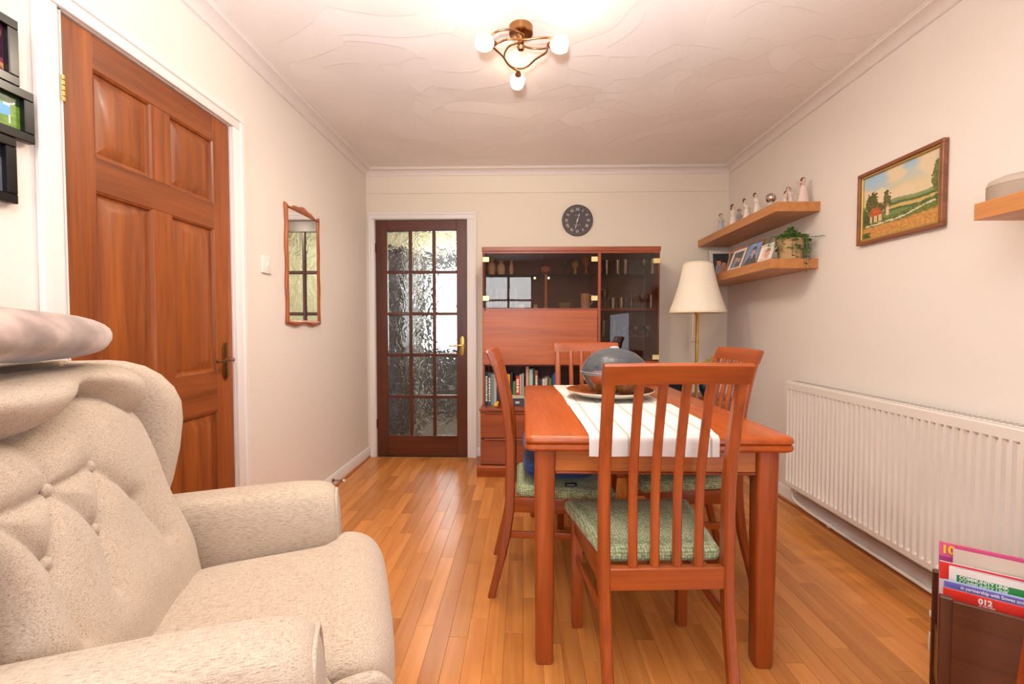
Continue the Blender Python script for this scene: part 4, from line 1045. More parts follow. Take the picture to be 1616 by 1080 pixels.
figurine('small grey figurine close beside the taller cream one on the upper shelf', (1.545, 3.325, UZ), .138, GRY, HAIRD, clasp, -.2)
figurine('cream figurine bending forward, third figure group from the corner', (1.482, 3.08, UZ), .140, CRM, HAIRD, clasp, .3, -.35, False, True)
figurine('cream figurine with a dark hair knot holding a book, left of the silver globe', (1.487, 2.955, UZ), .142, CRM, HAIRD, clasp, .2, -.3, False, True)
figurine('small rose figurine with auburn hair, left of the hugging pair on the upper shelf', (1.540, 2.745, UZ), .095, PNK, HAIRR, clasp, .6, .2)
figurine('rose figurine with brown hair and fine wire wings, right of the hugging pair', (1.575, 2.755, UZ), .122, PNK, HAIRR, clasp, -.4, -.2, False, False, True)
figurine('tallest rose figurine holding both arms up to the left, at the shelf end', (1.618, 2.70, UZ), .158, PNK, HAIRD, upar, 0, 0, True)
t = thing('glass_globe', 'small silvery globe on a grey foot, near the middle of the upper shelf', 'ornament', (1.487, 2.80, UZ), 0)
bm = bm_new(); lathe(bm, [(0, 0), (.024, 0), (.026, .012), (.020, .030), (.012, .040), (0, .041)], seg=20); obj('foot', bm, GRY, t)
bm = bm_new(); ball(bm, (0, 0, .066), .030, 24); obj('globe', bm, plain(rgb(200, 190, 180), .06, 1, name='mirrored_globe'), t, smooth=80)
# ---- photographs
def leaning_frame(name, label, p, rz, lean, w_, h_, border, fm, fn, grp='framed photographs on the lower shelf', th=.012, rounded=False):
    """local: x right, y back, z up; leans back by lean"""
    t = thing(name, label, 'photo frame', p, rz, grp)
    M = Matrix.Rotation(-lean, 4, 'X')
    bm = bm_new(); o_ = (w_ / 2, h_); i_ = border
    for (a, b_, c, d) in ((-w_ / 2, w_ / 2, 0, i_), (-w_ / 2, w_ / 2, h_ - i_, h_), (-w_ / 2, -w_ / 2 + i_, i_, h_ - i_), (w_ / 2 - i_, w_ / 2, i_, h_ - i_)):
        b2(bm, (a, 0, c), (b_, th, d), .0015)
    xf(bm.verts, M); obj('frame', bm, fm, t)
    bm = bm_new(); b2(bm, (-w_ / 2 + i_, th * .45, i_), (w_ / 2 - i_, th * .9, h_ - i_)); xf(bm.verts, M); obj('backing', bm, plain(rgb(60, 50, 44), .8), t)
    picture('photograph', w_ - 2 * i_ + .001, h_ - 2 * i_ + .001, 30, 36, fn, t, PRINTG, M @ frame_m((0, th * .44, h_ / 2), (1, 0, 0), (0, 0, 1)))
    bm = bm_new(); b2(bm, (-.012, th * .9, .0), (.012, th * .9 + .004, h_ * .6)); xf(bm.verts, M)
    obj('easel_back', bm, plain(rgb(60, 50, 44), .8), t)
    return t
def two_people(bgc, a, b_, hair=(60, 44, 40)):
    def fn(u, v):
        c = mixc(bgc, tuple(q * .6 for q in bgc), nz(u * 5, v * 5, 3) * .5 + .3)
        for (cx, cy, body) in ((.36, .58, a), (.66, .50, b_)):
            if abs(u - cx) < .20 * (1.1 - max(0, v - cy + .25)) and v < cy - .1: c = body
            d = math.hypot((u - cx) / .13, (v - cy) / .16)
            if d < 1.25 and v > cy: c = hair
            if d < 1: c = (206, 150, 124) if v < cy + .08 else c
        return c
    return fn
def suit_portrait(u, v):
    c = mixc((92, 128, 196), (132, 164, 216), nz(u * 4, v * 4, 1) + .5)
    if v < .45 and abs(u - .52) < .22 + (.45 - v) * .55: c = (58, 50, 50)
    if v < .45 and abs(u - .50) < .07 * (v / .45 + .1): c = (226, 226, 232)
    if v < .42 and abs(u - .50) < .02: c = (40, 60, 120)
    if math.hypot((u - .53) / .12, (v - .60) / .17) < 1: c = (204, 142, 116)
    if math.hypot((u - .54) / .14, (v - .73) / .11) < 1 and v > .66: c = (48, 34, 30)
    return c
def trophy_photo(u, v):
    c = mixc((44, 66, 58), (26, 36, 36), nz(u * 6, v * 6, 9) + .5)
    if abs(u - .66) < .16 * (1 - abs(v - .58) * 1.6) and .35 < v < .85: c = mixc((190, 196, 196), (110, 116, 120), nz(u * 20, v * 10, 2) + .5)
    if v < .26: c = mixc((150, 70, 54), (196, 130, 110), nz(u * 9, v * 9, 5) + .5)
    return c
def baby_photo(u, v):
    c = (238, 230, 220)
    if math.hypot((u - .62) / .26, (v - .42) / .30) < 1: c = (224, 166, 140)
    if math.hypot((u - .62) / .26, (v - .62) / .16) < 1 and v > .58: c = (176, 120, 84)
    if v < .16: c = (226, 196, 190)
    if abs(u - .24) < .05 and .3 < v < .9 and int(v * 16) % 2: c = (120, 126, 130)
    return c
WF = plain(rgb(230, 222, 214), .4, name='white_frame'); OF = wood(rgb(158, 92, 48), rgb(196, 128, 76), 'x', vary=.02); GFm = plain(rgb(150, 112, 64), .4, .5, name='bronze_frame')
# facing -X (towards the room): local -y must look to -X -> rotate by -90 deg
leaning_frame('photo_frame', 'white framed photograph leaning on the back wall, at the corner end of the lower shelf', (1.575, 3.66, LZ), R(0), R(9), .18, .225, .026, WF, two_people((70, 74, 86), (160, 150, 160), (196, 130, 116)))
leaning_frame('photo_frame', 'oak framed photograph of a silver cup, behind the white frame on the lower shelf', (1.478, 3.275, LZ), R(-90), R(12), .235, .165, .020, OF, trophy_photo)
leaning_frame('photo_frame', 'slim white framed photograph of a couple, between the oak and the bronze frames', (1.432, 3.165, LZ), R(-90), R(20), .185, .150, .018, WF, two_people((70, 84, 104), (120, 130, 146), (60, 56, 60)))
leaning_frame('photo_frame', 'bronze framed portrait of a young man in a dark suit before a blue backdrop', (1.424, 2.945, LZ), R(-90), R(19), .195, .165, .010, GFm, suit_portrait)
leaning_frame('photo_frame', 'white framed baby photograph on the lower shelf, left of the plant pot', (1.424, 2.765, LZ), R(-90), R(17), .135, .110, .010, WF, baby_photo)
# ---- potted plant
px_, py_ = 1.563, 2.725
pp = thing('potted_plant', 'trailing green plant in a ribbed tan pot on the lower shelf', 'plant', (px_, py_, LZ))
bm = bm_new(); pr = [(0, 0), (.060, 0)]
for k in range(25): pr.append((.060 + .010 * k / 24 + .0016 * (k % 2), .004 + .120 * k / 24))
pr += [(.066, .124), (.062, .05), (0, .05)]
lathe(bm, pr, seg=32); obj('pot', bm, plain(rgb(196, 160, 116), .75, name='woven_tan'), pp, smooth=20)
bm = bm_new(); lathe(bm, [(.063, .112), (0, .116)], seg=20); obj('soil', bm, plain(rgb(50, 38, 28), .9), pp)
LEAFM = [plain(rgb(*c), .45, name='leaf_green') for c in ((70, 112, 44), (96, 142, 60), (46, 84, 36), (128, 150, 66))]
def leaf_mesh(bm, p, d, n, L, W):
    d = d.normalized(); s = d.cross(n).normalized()
    if s.length < .1: s = Vector((1, 0, 0))
    nn = s.cross(d)
    pts = [p, p + d * L * .35 + s * W * .5 + nn * .15 * W, p + d * L, p + d * L * .35 - s * W * .5 + nn * .15 * W]
    m_ = p + d * L * .5 - nn * .12 * W
    vs_ = [bm.verts.new(q) for q in pts] + [bm.verts.new(m_)]
    for a, b_ in ((0, 1), (1, 2), (2, 3), (3, 0)): bm.faces.new((vs_[a], vs_[b_], vs_[4]))
stb = bm_new(); lfb = [bm_new() for _ in LEAFM]; r5 = random.Random(5)
def spray(path, n, L):
    pts = smooth_path(path, 8); tube(stb, pts, .0012, 5)
    for k in range(n):
        i = min(int((k + .5) / n * len(pts)) + 1, len(pts) - 1); p = pts[i]; tg = (pts[i] - pts[i - 1]).normalized()
        for sg in (-1, 1):
            sd = tg.cross(Vector((r5.uniform(-.4, .4), r5.uniform(-.4, .4), 1))).normalized() * sg
            leaf_mesh(r5.choice(lfb), p, (sd + tg * .5 + Vector((0, 0, r5.uniform(-.3, .3)))), Vector((r5.uniform(-.5, .5), r5.uniform(-.5, .5), 1)), L * r5.uniform(.8, 1.2), L * .72)
for k in range(95):
    a = r5.uniform(0, 2 * math.pi); rr = r5.uniform(.01, .098); hh = r5.uniform(.115, .195) - rr * .55; b0 = r5.uniform(0, .05)
    spray([(b0 * math.cos(a), b0 * math.sin(a), .112), (rr * .7 * math.cos(a), rr * .7 * math.sin(a), hh), (rr * math.cos(a), rr * math.sin(a), hh - .012)], 6, .021)
for (a, drop, out) in ((-1.95, .105, .084), (-1.72, .112, .086), (-1.32, .20, .112), (-1.2, .17, .116), (-.95, .10, .09), (-1.42, .15, .108), (-2.5, .08, .09), (-2.8, .05, .11), (-3.0, .06, .13), (-.8, .11, .09)):
    c_, s_ = math.cos(a), math.sin(a)
    spray([(.04 * c_, .04 * s_, .115), (out * .8 * c_, out * .8 * s_, .135), (out * c_, out * s_, .10), (out * 1.02 * c_, out * 1.02 * s_, .125 - drop)], 11, .015)
spray([(.05, -.01, .115), (.085, -.03, .132), (.098, -.09, .122), (.100, -.14, .118)], 8, .012)
obj('stems', stb, plain(rgb(90, 110, 50), .6), pp)
for q, m_ in zip(lfb, LEAFM):
    o = obj('leaves', q, m_, pp, smooth=None); o['kind'] = 'stuff'
# round lidded thing on the near shelf
t = thing('round_box', 'low round stone-coloured lidded box on the right edge shelf', 'box', (1.567, 1.475, 1.4905), 0)
bm = bm_new(); lathe(bm, [(0, 0), (.080, 0), (.086, .006), (.087, .040), (.086, .0515), (0, .0515)], seg=40); obj('box_body', bm, plain(rgb(168, 150, 132), .6, bump=.3, bscale=60, name='stone_tan'), t)
bm = bm_new(); lathe(bm, [(.0868, .0518), (.087, .058), (.082, .070), (.060, .080), (.03, .084), (0, .085)], seg=40); obj('lid', bm, plain(rgb(186, 168, 150), .6, bump=.3, bscale=60, name='stone_pale'), t, smooth=60)

# ================================================================== painting on the right wall
pa = thing('framed_painting', 'gold-edged wooden frame with an oil painting of a cottage and fields', 'painting', (XR, 2.086, 1.67))
PW, PH = .462, .346
def pframe(bm, w_, h_, bw, d0, d1, bev=.002):
    for (a, b_, c, d) in ((-w_ / 2, w_ / 2, -h_ / 2, -h_ / 2 + bw), (-w_ / 2, w_ / 2, h_ / 2 - bw, h_ / 2), (-w_ / 2, -w_ / 2 + bw, -h_ / 2 + bw, h_ / 2 - bw), (w_ / 2 - bw, w_ / 2, -h_ / 2 + bw, h_ / 2 - bw)):
        b2(bm, (a, c, d0), (b_, d, d1), bev)
MP = frame_m((0, 0, 0), (0, -1, 0), (0, 0, 1))
bm = bm_new(); pframe(bm, PW, PH, .017, .001, .024); xf(bm.verts, MP); obj('frame', bm, wood(rgb(110, 62, 34), rgb(158, 98, 58), 'y', vary=.02), pa)
bm = bm_new(); pframe(bm, PW - .033, PH - .033, .010, .004, .017); xf(bm.verts, MP); obj('gilt_slip', bm, plain(rgb(206, 176, 104), .35, .7, name='gilt'), pa)
def painting(u, v):
    n = nz(u * 14, v * 14, 2); n2 = nz(u * 34, v * 34, 6)
    hz = .535 - .06 * u + .02 * nz(u * 3, 0, 4) + .03 * sstep(.75, 1, u)
    if v > hz:
        t = (v - hz) / (1 - hz)
        c = mixc((222, 204, 160), (166, 196, 214), sstep(.15, .9, t + .25 * (.5 - u)))
        c = mixc(c, (226, 206, 172), sstep(.0, .4, nz(u * 3.2, v * 6, 8) + .25 * u))
        if math.hypot((u - .24) / .17, (v - .64) / .10) < 1 + .4 * n: c = mixc(c, (236, 216, 176), .7)
    else:
        t = v / hz
        c = mixc((120, 138, 76), (176, 170, 100), sstep(.35, .9, nz(u * 2, v * 16, 5) + .5 * t))
        if t > .93: c = (138, 152, 112)
        if .72 < t < .82 and u > .3: c = (206, 176, 108)
        if abs(t - .86 - .03 * nz(u * 12, 3)) < .03 and u > .28: c = (84, 104, 56)
        if abs(t - .69 - .03 * nz(u * 7, 1)) < .03 and u > .28: c = (84, 104, 56)
        sx = .205 + .11 * sstep(.42, 1.0, u) + .008 * nz(u * 9, 3)
        if abs(v - sx) < .011 + .006 * n and .02 < u < .95: c = (216, 206, 178)
        elif v < .175 + .03 * sstep(.5, 1, u) + .012 * n:
            c = mixc((186, 126, 62), (212, 162, 92), n2 + .5)
        elif v < sx: c = mixc((96, 110, 52), (126, 132, 64), n2 + .5)
        elif v < sx + .07 and n2 > -.15: c = mixc((72, 94, 46), (104, 120, 58), n + .5)
    def tree(cx, cy, rx, ry, col):
        nonlocal c
        d = math.hypot((u - cx) / rx, (v - cy) / ry) + .35 * n2 + .2 * n
        if d < 1: c = mixc(col, tuple(q * 1.5 for q in col), n2 + .35)
    tree(.13, .56, .085, .16, (78, 78, 40)); tree(.345, .52, .055, .15, (86, 84, 44)); tree(.245, .44, .05, .09, (88, 76, 44)); tree(.02, .36, .05, .14, (58, 78, 36)); tree(.97, .62, .065, .22, (92, 98, 54)); tree(.07, .30, .06, .08, (60, 70, 34))
    if .10 < u < .29 and .24 < v < .36: c = (214, 190, 140) if int(u * 44) % 3 else (120, 84, 56)
    if .34 < v < .475 and .08 + (v - .34) * .35 < u < .31 - (v - .34) * .75: c = mixc((176, 84, 44), (198, 108, 58), n2 + .5)
    if .335 < u < .375 and .30 < v < .42: c = (222, 200, 168)
    if .42 <= v < .48 and abs(u - .355) < .028 * (1 - (v - .42) / .06): c = (196, 150, 128)
    if v < .10 and u < .12 and n2 > -.25 - (.12 - u) * 2: c = (74, 92, 36)
    return c
picture('canvas', PW - .05, PH - .05, 120, 90, painting, pa, PRINT, MP @ Matrix.Translation((0, 0, .0075)))
bm = bm_new(); pframe(bm, PW - .036, PH - .036, .02, .0015, .0060, 0); b2(bm, (-PW / 2 + .02, -PH / 2 + .02, .0010), (PW / 2 - .02, PH / 2 - .02, .0060)); xf(bm.verts, MP); obj('backing_board', bm, plain(rgb(120, 94, 64), .8), pa)

# ================================================================== black photo frames on the left wall
BF = plain(rgb(18, 15, 18), .25, name='black_frame')
def wall_photo(label, yc, zc, w_, h_, fn, d=0):
    t = thing('photo_frame', label, 'photo frame', (XL, yc, zc), 0, 'black frames on the left wall')
    M = frame_m((0, 0, 0), (0, 1, 0), (0, 0, 1))
    bm = bm_new(); pframe(bm, w_, h_, .024, .001 + d, .022 + d); xf(bm.verts, M); obj('frame', bm, BF, t)
    bm = bm_new(); b2(bm, (-w_ / 2 + .02, -h_ / 2 + .02, .001), (w_ / 2 - .02, h_ / 2 - .02, .006 + d)); xf(bm.verts, M); obj('backing', bm, BF, t)
    picture('photograph', w_ - .046, h_ - .046, 40, 40, fn, t, PRINTG, M @ Matrix.Translation((0, 0, .0075 + d)))
def party(u, v):
    c = mixc((92, 22, 58), (40, 14, 34), nz(u * 4, v * 5, 1) + .5)
    if math.hypot((u - .74) / .17, (v - .64) / .16) < 1: c = (206, 134, 100)
    if math.hypot((u - .76) / .2, (v - .82) / .14) < 1: c = (150, 86, 60)
    if v < .3 and abs(u - .72) < .26: c = (210, 160, 90) if nz(u * 9, v * 9) > 0 else (150, 50, 90)
    return c
def garden(u, v):
    c = mixc((84, 128, 32), (132, 164, 54), nz(u * 8, v * 8, 1) + .5)
    if v > .72: c = mixc((30, 60, 26), (60, 90, 40), nz(u * 8, v * 8, 3) + .5)
    if .35 < v < .68 and .42 + (v - .35) * .2 < u < .84: c = (92, 168, 224)
    if v <= .4 and (abs(u - .62) < .012 or abs(u - .84) < .012) and v > .14: c = (214, 220, 214)
    if v > .66 and v < .72 and abs(u - .8) < .05: c = (220, 226, 230)
    return c
def grey_photo(u, v):
    c = mixc((92, 94, 104), (120, 120, 128), nz(u * 3, v * 3, 7) + .5)
    if v > .72: c = (30, 28, 30)
    if math.hypot((u - .62) / .2, (v - .86) / .12) < 1: c = (170, 150, 140)
    return c
wall_photo('topmost of three joined black frames, with a dark red party photograph', 1.085, 1.792, .138, .165, party)
wall_photo('middle black frame jutting right, photograph of a blue garden swing on grass', 1.083, 1.641, .200, .132, garden, .004)
wall_photo('lowest of three joined black frames, with a grey photograph', 1.072, 1.492, .138, .166, grey_photo)

# ================================================================== mirror on the left wall
mi = thing('wall_mirror', 'narrow mirror in a wavy reddish wood frame on the left wall', 'mirror', (XL, 2.675, 1.447))
mw, mh = .205, .335
def mirror_outline(ins, n=16):
    pts = []
    def wav(t): return .006 * math.cos(t * math.pi * 4)
    W, H = mw - ins, mh - ins
    side = [(-W, -H, W, -H), (W, -H, W, H), (W, H, -W, H), (-W, H, -W, -H)]
    for k, (xa, ya, xb, yb) in enumerate(side):
        for i in range(n * (1 if k % 2 == 0 else 2)):
            m_ = n * (1 if k % 2 == 0 else 2); t = i / m_; x, y = xa + (xb - xa) * t, ya + (yb - ya) * t
            if k == 0: y += .007 * math.cos(t * 2 * math.pi * 2) - .004
            if k == 2: y += .016 * math.cos((t - .5) * 2 * math.pi) * (1 if abs(t - .5) < .5 else 0) + .004 * math.cos(t * 8 * math.pi) - .004 + .006
            if k == 1: x += .004 * math.cos(t * 6 * math.pi) - .002
            if k == 3: x -= .004 * math.cos(t * 6 * math.pi) - .002
            cr = .014
            dx_, dy_ = W - abs(x), H - abs(y)
            pts.append((x, y))
    return pts
MM = frame_m((0, 0, 0), (0, 1, 0), (0, 0, 1))
bm = bm_new(); rings = []
for ins, d in ((.002, .0), (.0, .008), (.004, .016), (.012, .019), (.020, .016), (.026, .008)):
    if ins < .01: pts = mirror_outline(ins)
    else:
        base = mirror_outline(.0); inn = []
        for (x, y) in base:
            t = (ins - .0) / .026; tx = max(-(mw - .026), min(mw - .026, x)); ty = max(-(mh - .026), min(mh - .026, y)); inn.append((x + (tx - x) * t, y + (ty - y) * t))
        pts = inn
    rings.append([(p[0], p[1], d + .001) for p in pts])
loft(bm, rings, cap=False); bm.verts.ensure_lookup_table(); xf(bm.verts, MM); obj('frame', bm, wood(rgb(140, 68, 28), rgb(190, 104, 52), 'z', vary=.02, rough=.3), mi, smooth=60)
bm = bm_new(); b2(bm, (-mw + .02, -mh + .02, .004), (mw - .02, mh - .02, .010)); xf(bm.verts, MM); obj('mirror_glass', bm, plain((.93, .95, .94, 1), .0, 1, name='silvered_glass'), mi, smooth=None)
# light switch
ls = thing('light_switch', 'white square light switch on the left wall, between the door frame and the mirror', 'switch', (XL, 2.292, 1.412))
bm = bm_new(); prism(bm, rrect(-.043, .043, -.043, .043, .006, 3), 'z', .0005, .009, .002); xf(bm.verts, MM); obj('plate', bm, plain(rgb(238, 232, 228), .3, name='white_plastic'), ls)
bm = bm_new(); box(bm, (0, 0, .0105), (.012, .024, .006), .0015, (R(8), 0, 0)); xf(bm.verts, MM); obj('rocker', bm, plain(rgb(244, 240, 236), .3), ls)
# spring door stop on the skirting
ds = thing('door_stop', 'small spring door stop with a white tip on the left skirting', 'door stop', (XL + .014, 3.03, .055))
bm = bm_new(); lathe(bm, [(0, 0), (.012, .001), (.012, .008), (0, .009)], seg=14, rot=(0, R(90), 0)); obj('base', bm, ABRASS, ds)
bm = bm_new(); tube(bm, [(.008 + .0009 * k, .0055 * math.cos(k * .9), .0055 * math.sin(k * .9)) for k in range(70)], .0012, 5); obj('spring', bm, plain(rgb(90, 80, 66), .3, 1), ds)
bm = bm_new(); lathe(bm, [(0, 0), (.008, .001), (.008, .018), (0, .02)], seg=14, rot=(0, R(90), 0), c=(.070, 0, 0)); obj('tip', bm, WHITE, ds)

# ================================================================== wall clock
ck = thing('wall_clock', 'round dark grey wall clock with white Roman numerals above the cabinet', 'clock', (.442, YB, 1.974))
MC = frame_m((0, 0, 0), (1, 0, 0), (0, 0, 1))
CR = .125
bm = bm_new(); lathe(bm, [(0, .001), (CR - .004, .001), (CR - .004, .016), (0, .016)], seg=56); xf(bm.verts, MC); obj('face', bm, plain(rgb(88, 84, 88), .7, name='slate_face'), ck)
bm = bm_new(); lathe(bm, [(CR - .006, .002), (CR + .001, .003), (CR + .001, .020), (CR - .004, .021), (CR - .006, .0165)], seg=56); xf(bm.verts, MC); obj('rim', bm, plain(rgb(84, 64, 58), .5, name='clock_rim'), ck)
NUMW = plain(rgb(226, 214, 200), .6, name='numeral_paint')
for k, s_ in enumerate(['XII', 'I', 'II', 'III', 'IIII', 'V', 'VI', 'VII', 'VIII', 'IX', 'X', 'XI']):
    a = R(90 - 30 * k); rad = .088
    text('numeral', s_, .033, NUMW, ck, MC @ Matrix.Translation((rad * math.cos(a), rad * math.sin(a), .0163)) @ Matrix.Rotation(a - math.pi / 2, 4, 'Z'), .0002, sx=.78 if len(s_) > 2 else .95, bold=.0002)
bm = bm_new()
for k in range(60):
    a = R(6 * k); box(bm, (.115 * math.cos(a), .115 * math.sin(a), .0164), (.005, .0014, .0006), 0, (0, 0, a))
xf(bm.verts, MC); mt_ = obj('minute_marks', bm, NUMW, ck, smooth=None); mt_['kind'] = 'stuff'
def hand(name, ang, L, w_, z):
    bm = bm_new(); a = R(90 - ang); pr = [(-.022, -w_ * .4), (-.012, -w_ * .9), (0, -w_ * .5), (L * .62, -w_ * .35), (L * .70, -w_ * 1.7), (L * .78, -w_ * .5), (L, 0), (L * .78, w_ * .5), (L * .70, w_ * 1.7), (L * .62, w_ * .35), (0, w_ * .5), (-.012, w_ * .9), (-.022, w_ * .4)]
    prism(bm, pr, 'z', z, z + .0008); xf(bm.verts, MC @ Matrix.Rotation(a, 4, 'Z')); obj(name, bm, NUMW, ck)
hand('hour_hand', 17, .062, .0042, .0175); hand('minute_hand', 194, .078, .0034, .0190)
bm = bm_new(); lathe(bm, [(0, .016), (.007, .016), (.006, .021), (0, .022)], seg=16); xf(bm.verts, MC); obj('centre_cap', bm, NUMW, ck)
bm = bm_new(); b2(bm, (-.022, .040, .0161), (.006, .044, .0164)); b2(bm, (-.030, -.042, .0161), (.026, -.036, .0164)); xf(bm.verts, MC); obj('dial_lettering', bm, plain(rgb(150, 144, 142), .6), ck)

# ================================================================== standard lamp
lp = thing('floor_lamp', 'brass standard lamp with a pleated cream shade in the far right corner', 'lamp', (1.247, 3.30, 0))
bm = bm_new(); lathe(bm, [(0, 0), (.125, 0), (.128, .006), (.120, .016), (.05, .024), (.018, .040), (.012, .06), (0, .06)], seg=36); obj('base', bm, BRASS, lp)
bm = bm_new(); lathe(bm, [(0, .05), (.0105, .05), (.0105, .985), (.014, .990), (.014, .998), (.0105, 1.003), (.0105, 1.18), (.016, 1.19), (.018, 1.22), (.012, 1.24), (.010, 1.26), (0, 1.26)], seg=18); obj('pole', bm, BRASS, lp)
bm = bm_new(); n_ = 168; rings = []
def shade_r(t): return .192 + (.098 - .192) * t - .010 * math.sin(math.pi * t)
for side in (0, 1):
    rs = []
    for k in range(9):
        t = k / 8; rr = shade_r(t) - .0025 * side
        rs.append([((rr + .0016 * (i % 2)) * math.cos(2 * math.pi * i / n_), (rr + .0016 * (i % 2)) * math.sin(2 * math.pi * i / n_), 1.205 + .345 * t) for i in range(n_)])
    rings += rs if side == 0 else rs[::-1]
loft(bm, rings + [rings[0]], cap=False); obj('shade', bm, plain(rgb(240, 229, 211), .8, name='cream_pleat'), lp, smooth=20)
for (z, rr) in ((1.2045, .1925), (1.5505, .0985)):
    bm = bm_new(); lathe(bm, [(rr - .004, z - .006), (rr + .0015, z - .006), (rr + .0015, z + .006), (rr - .004, z + .006), (rr - .004, z - .006)], seg=60); obj('shade_trim', bm, plain(rgb(232, 216, 190), .8), lp)
bm = bm_new(); tube(bm, [(0, 0, 1.255), (-.03, -.002, 1.25)], .003, 8); tube(bm, [(-.03, -.002, 1.25), (-.034, -.004, 1.0)], .0008, 5); ball(bm, (-.034, -.004, .992), .006, 10); obj('pull_cord', bm, BRASS, lp)
bm = bm_new(); ball(bm, (0, 0, 1.33), .032, 16, (1, 1, 1.2)); obj('bulb', bm, plain(rgb(240, 236, 228), .3), lp)
bm = bm_new()
for k in range(3): tube(bm, [(0, 0, 1.262), (.185 * math.cos(k * 2.1), .185 * math.sin(k * 2.1), 1.212)], .0015, 6)
obj('shade_carrier', bm, BRASS, lp)

# corner behind the lamp: black speaker, little table, vase of yellow flowers
t = thing('floor_speaker', 'black upright speaker on the floor between the cabinet and the lamp', 'speaker', (1.135, 3.60, 0))
bm = bm_new(); b2(bm, (-.085, -.10, .004), (.085, .12, .688), .006); obj('speaker_box', bm, plain(rgb(16, 16, 22), .5), t)
bm = bm_new(); b2(bm, (-.078, -.108, .10), (.078, -.1005, .68), .003); obj('grille_cloth', bm, plain(rgb(18, 19, 28), .9, bump=.4, bscale=900), t)
for sx in (-.06, .06):
    for sy in (-.07, .09):
        bm = bm_new(); lathe(bm, [(0, 0), (.012, 0), (.012, .005), (0, .005)], (sx, sy, 0), 10); obj('foot', bm, BLACK, t)
bm = bm_new(); b2(bm, (-.010, -.06, .6885), (.04, .02, .694), .001); obj('label_card', bm, plain(rgb(214, 208, 196), .6), t)
t = thing('side_table', 'small brown wooden table in the corner, under the vase of yellow flowers', 'table', (1.46, 3.56, 0))
bm = bm_new(); b2(bm, (-.15, -.15, .545), (.15, .15, .57), .004); obj('tabletop', bm, cab('x'), t)
for sx in (-.13, .13):
    for sy in (-.13, .13):
        bm = bm_new(); b2(bm, (sx - .014, sy - .014, 0), (sx + .014, sy + .014, .545), .003); obj('leg', bm, cab('z'), t)
t = thing('flower_vase', 'dark blue-green round vase of yellow flowers in the corner behind the right chair', 'vase', (1.41, 3.50, .5705))
bm = bm_new(); lathe(bm, [(0, 0), (.04, 0), (.065, .05), (.068, .08), (.05, .12), (.03, .14), (.034, .155), (.030, .155), (.026, .14), (0, .13)], seg=28); obj('vase_body', bm, plain(rgb(22, 52, 66), .2, coat=.5), t, smooth=60)
for (dx_, dy_, h_) in ((.0, 0, .27), (.032, .01, .29), (-.025, .012, .25), (.012, -.022, .265)):
    bm = bm_new(); tube(bm, [(dx_ * .3, dy_ * .3, .13), (dx_, dy_, h_)], .002, 6); st = obj('stem', bm, plain(rgb(74, 110, 50), .6), t)
    bm = bm_new()
    for k in range(12):
        a = k * 2.39996; leaf_mesh(bm, Vector((dx_, dy_, h_)), Vector((math.cos(a), math.sin(a), .35 + .5 * (k % 3) / 3)), Vector((0, 0, 1)), .026, .016)
    ball(bm, (dx_, dy_, h_ + .004), .009, 8); obj('flower', bm, plain(rgb(240, 200, 40), .6), st, smooth=None)

# ================================================================== ceiling light
cl = thing('ceiling_light', 'brass ceiling light with three lit frosted shades on curled arms', 'lamp', (-.012, 2.02, ZC))
ABL = plain(rgb(168, 120, 76), .25, 1, name='satin_antique_brass')
bm = bm_new(); lathe(bm, [(0, -.001), (.052, -.001), (.052, -.030), (.048, -.034), (.020, -.036), (.014, -.05), (.014, -.075), (.018, -.085), (.012, -.098), (0, -.10)], seg=36); obj('ceiling_cup', bm, ABL, cl, smooth=40)
SHM = plain((1.0, .93, .80, 1), .4, emit=3.2, name='lit_frosted_glass')
verts_ = [(213, .165), (95, .185), (-25, .165)]      # the three shades: angle, radius; in order of the arms' turning
def pol(a, r_, z): return (r_ * math.cos(R(a)), r_ * math.sin(R(a)), z)
for k in range(3):
    a0, rA = verts_[k]; a1, rB = verts_[(k + 1) % 3]
    if a1 > a0: a1 -= 360
    da = a1 - a0
    zA = -.095
    path = smooth_path([pol(a0 + 110, .012, -.070), pol(a0 + 62, .060, -.070), pol(a0 + 36, .115, -.078), pol(a0 + 12, .150, -.088), pol(a0 - 6, .146, -.096), pol(a0 - 20, .122, -.101), pol(a0 + da * .45, .086, -.106), pol(a0 + da * .78, .108, -.109), pol(a1, rB - .040, -.112)], 8)
    bm = bm_new(); tube(bm, path, .0042, 10); arm = obj('arm', bm, ABL, cl, smooth=60)
    end = Vector(pol(a1, rB - .036, -.112)); dirv = Vector((math.cos(R(a1)), math.sin(R(a1)), -.22)).normalized()
    q = dirv.to_track_quat('Z', 'X').to_matrix().to_4x4(); M = Matrix.Translation(end) @ q
    bm = bm_new(); lathe(bm, [(0, -.004), (.008, -.004), (.013, .004), (.016, .014), (.012, .016), (0, .016)], seg=20); xf(bm.verts, M); obj('shade_holder', bm, ABL, arm, smooth=40)
    bm = bm_new(); lathe(bm, [(0, .012), (.014, .013), (.026, .024), (.034, .044), (.0345, .060), (.030, .078), (.0285, .077), (.0325, .060), (.032, .045), (.024, .026), (0, .016)], seg=28); xf(bm.verts, M); obj('glass_shade', bm, SHM, arm, smooth=70)
    p = end + dirv * .12
    lamp('ceiling_bulb', 'POINT', (-.012 + p.x, 2.02 + p.y, ZC + p.z + .02), .42, (1, .78, .50), radius=.02)
    dn = Vector((dirv.x * .5, dirv.y * .5, -1)).to_track_quat('-Z', 'Y').to_euler()
    lamp('ceiling_fill_light', 'AREA', (-.012 + p.x, 2.02 + p.y, ZC + p.z - .03), 6.6, (1, .86, .66), dn, size=(.07, .07))  # area light added below each shade to brighten the lower room

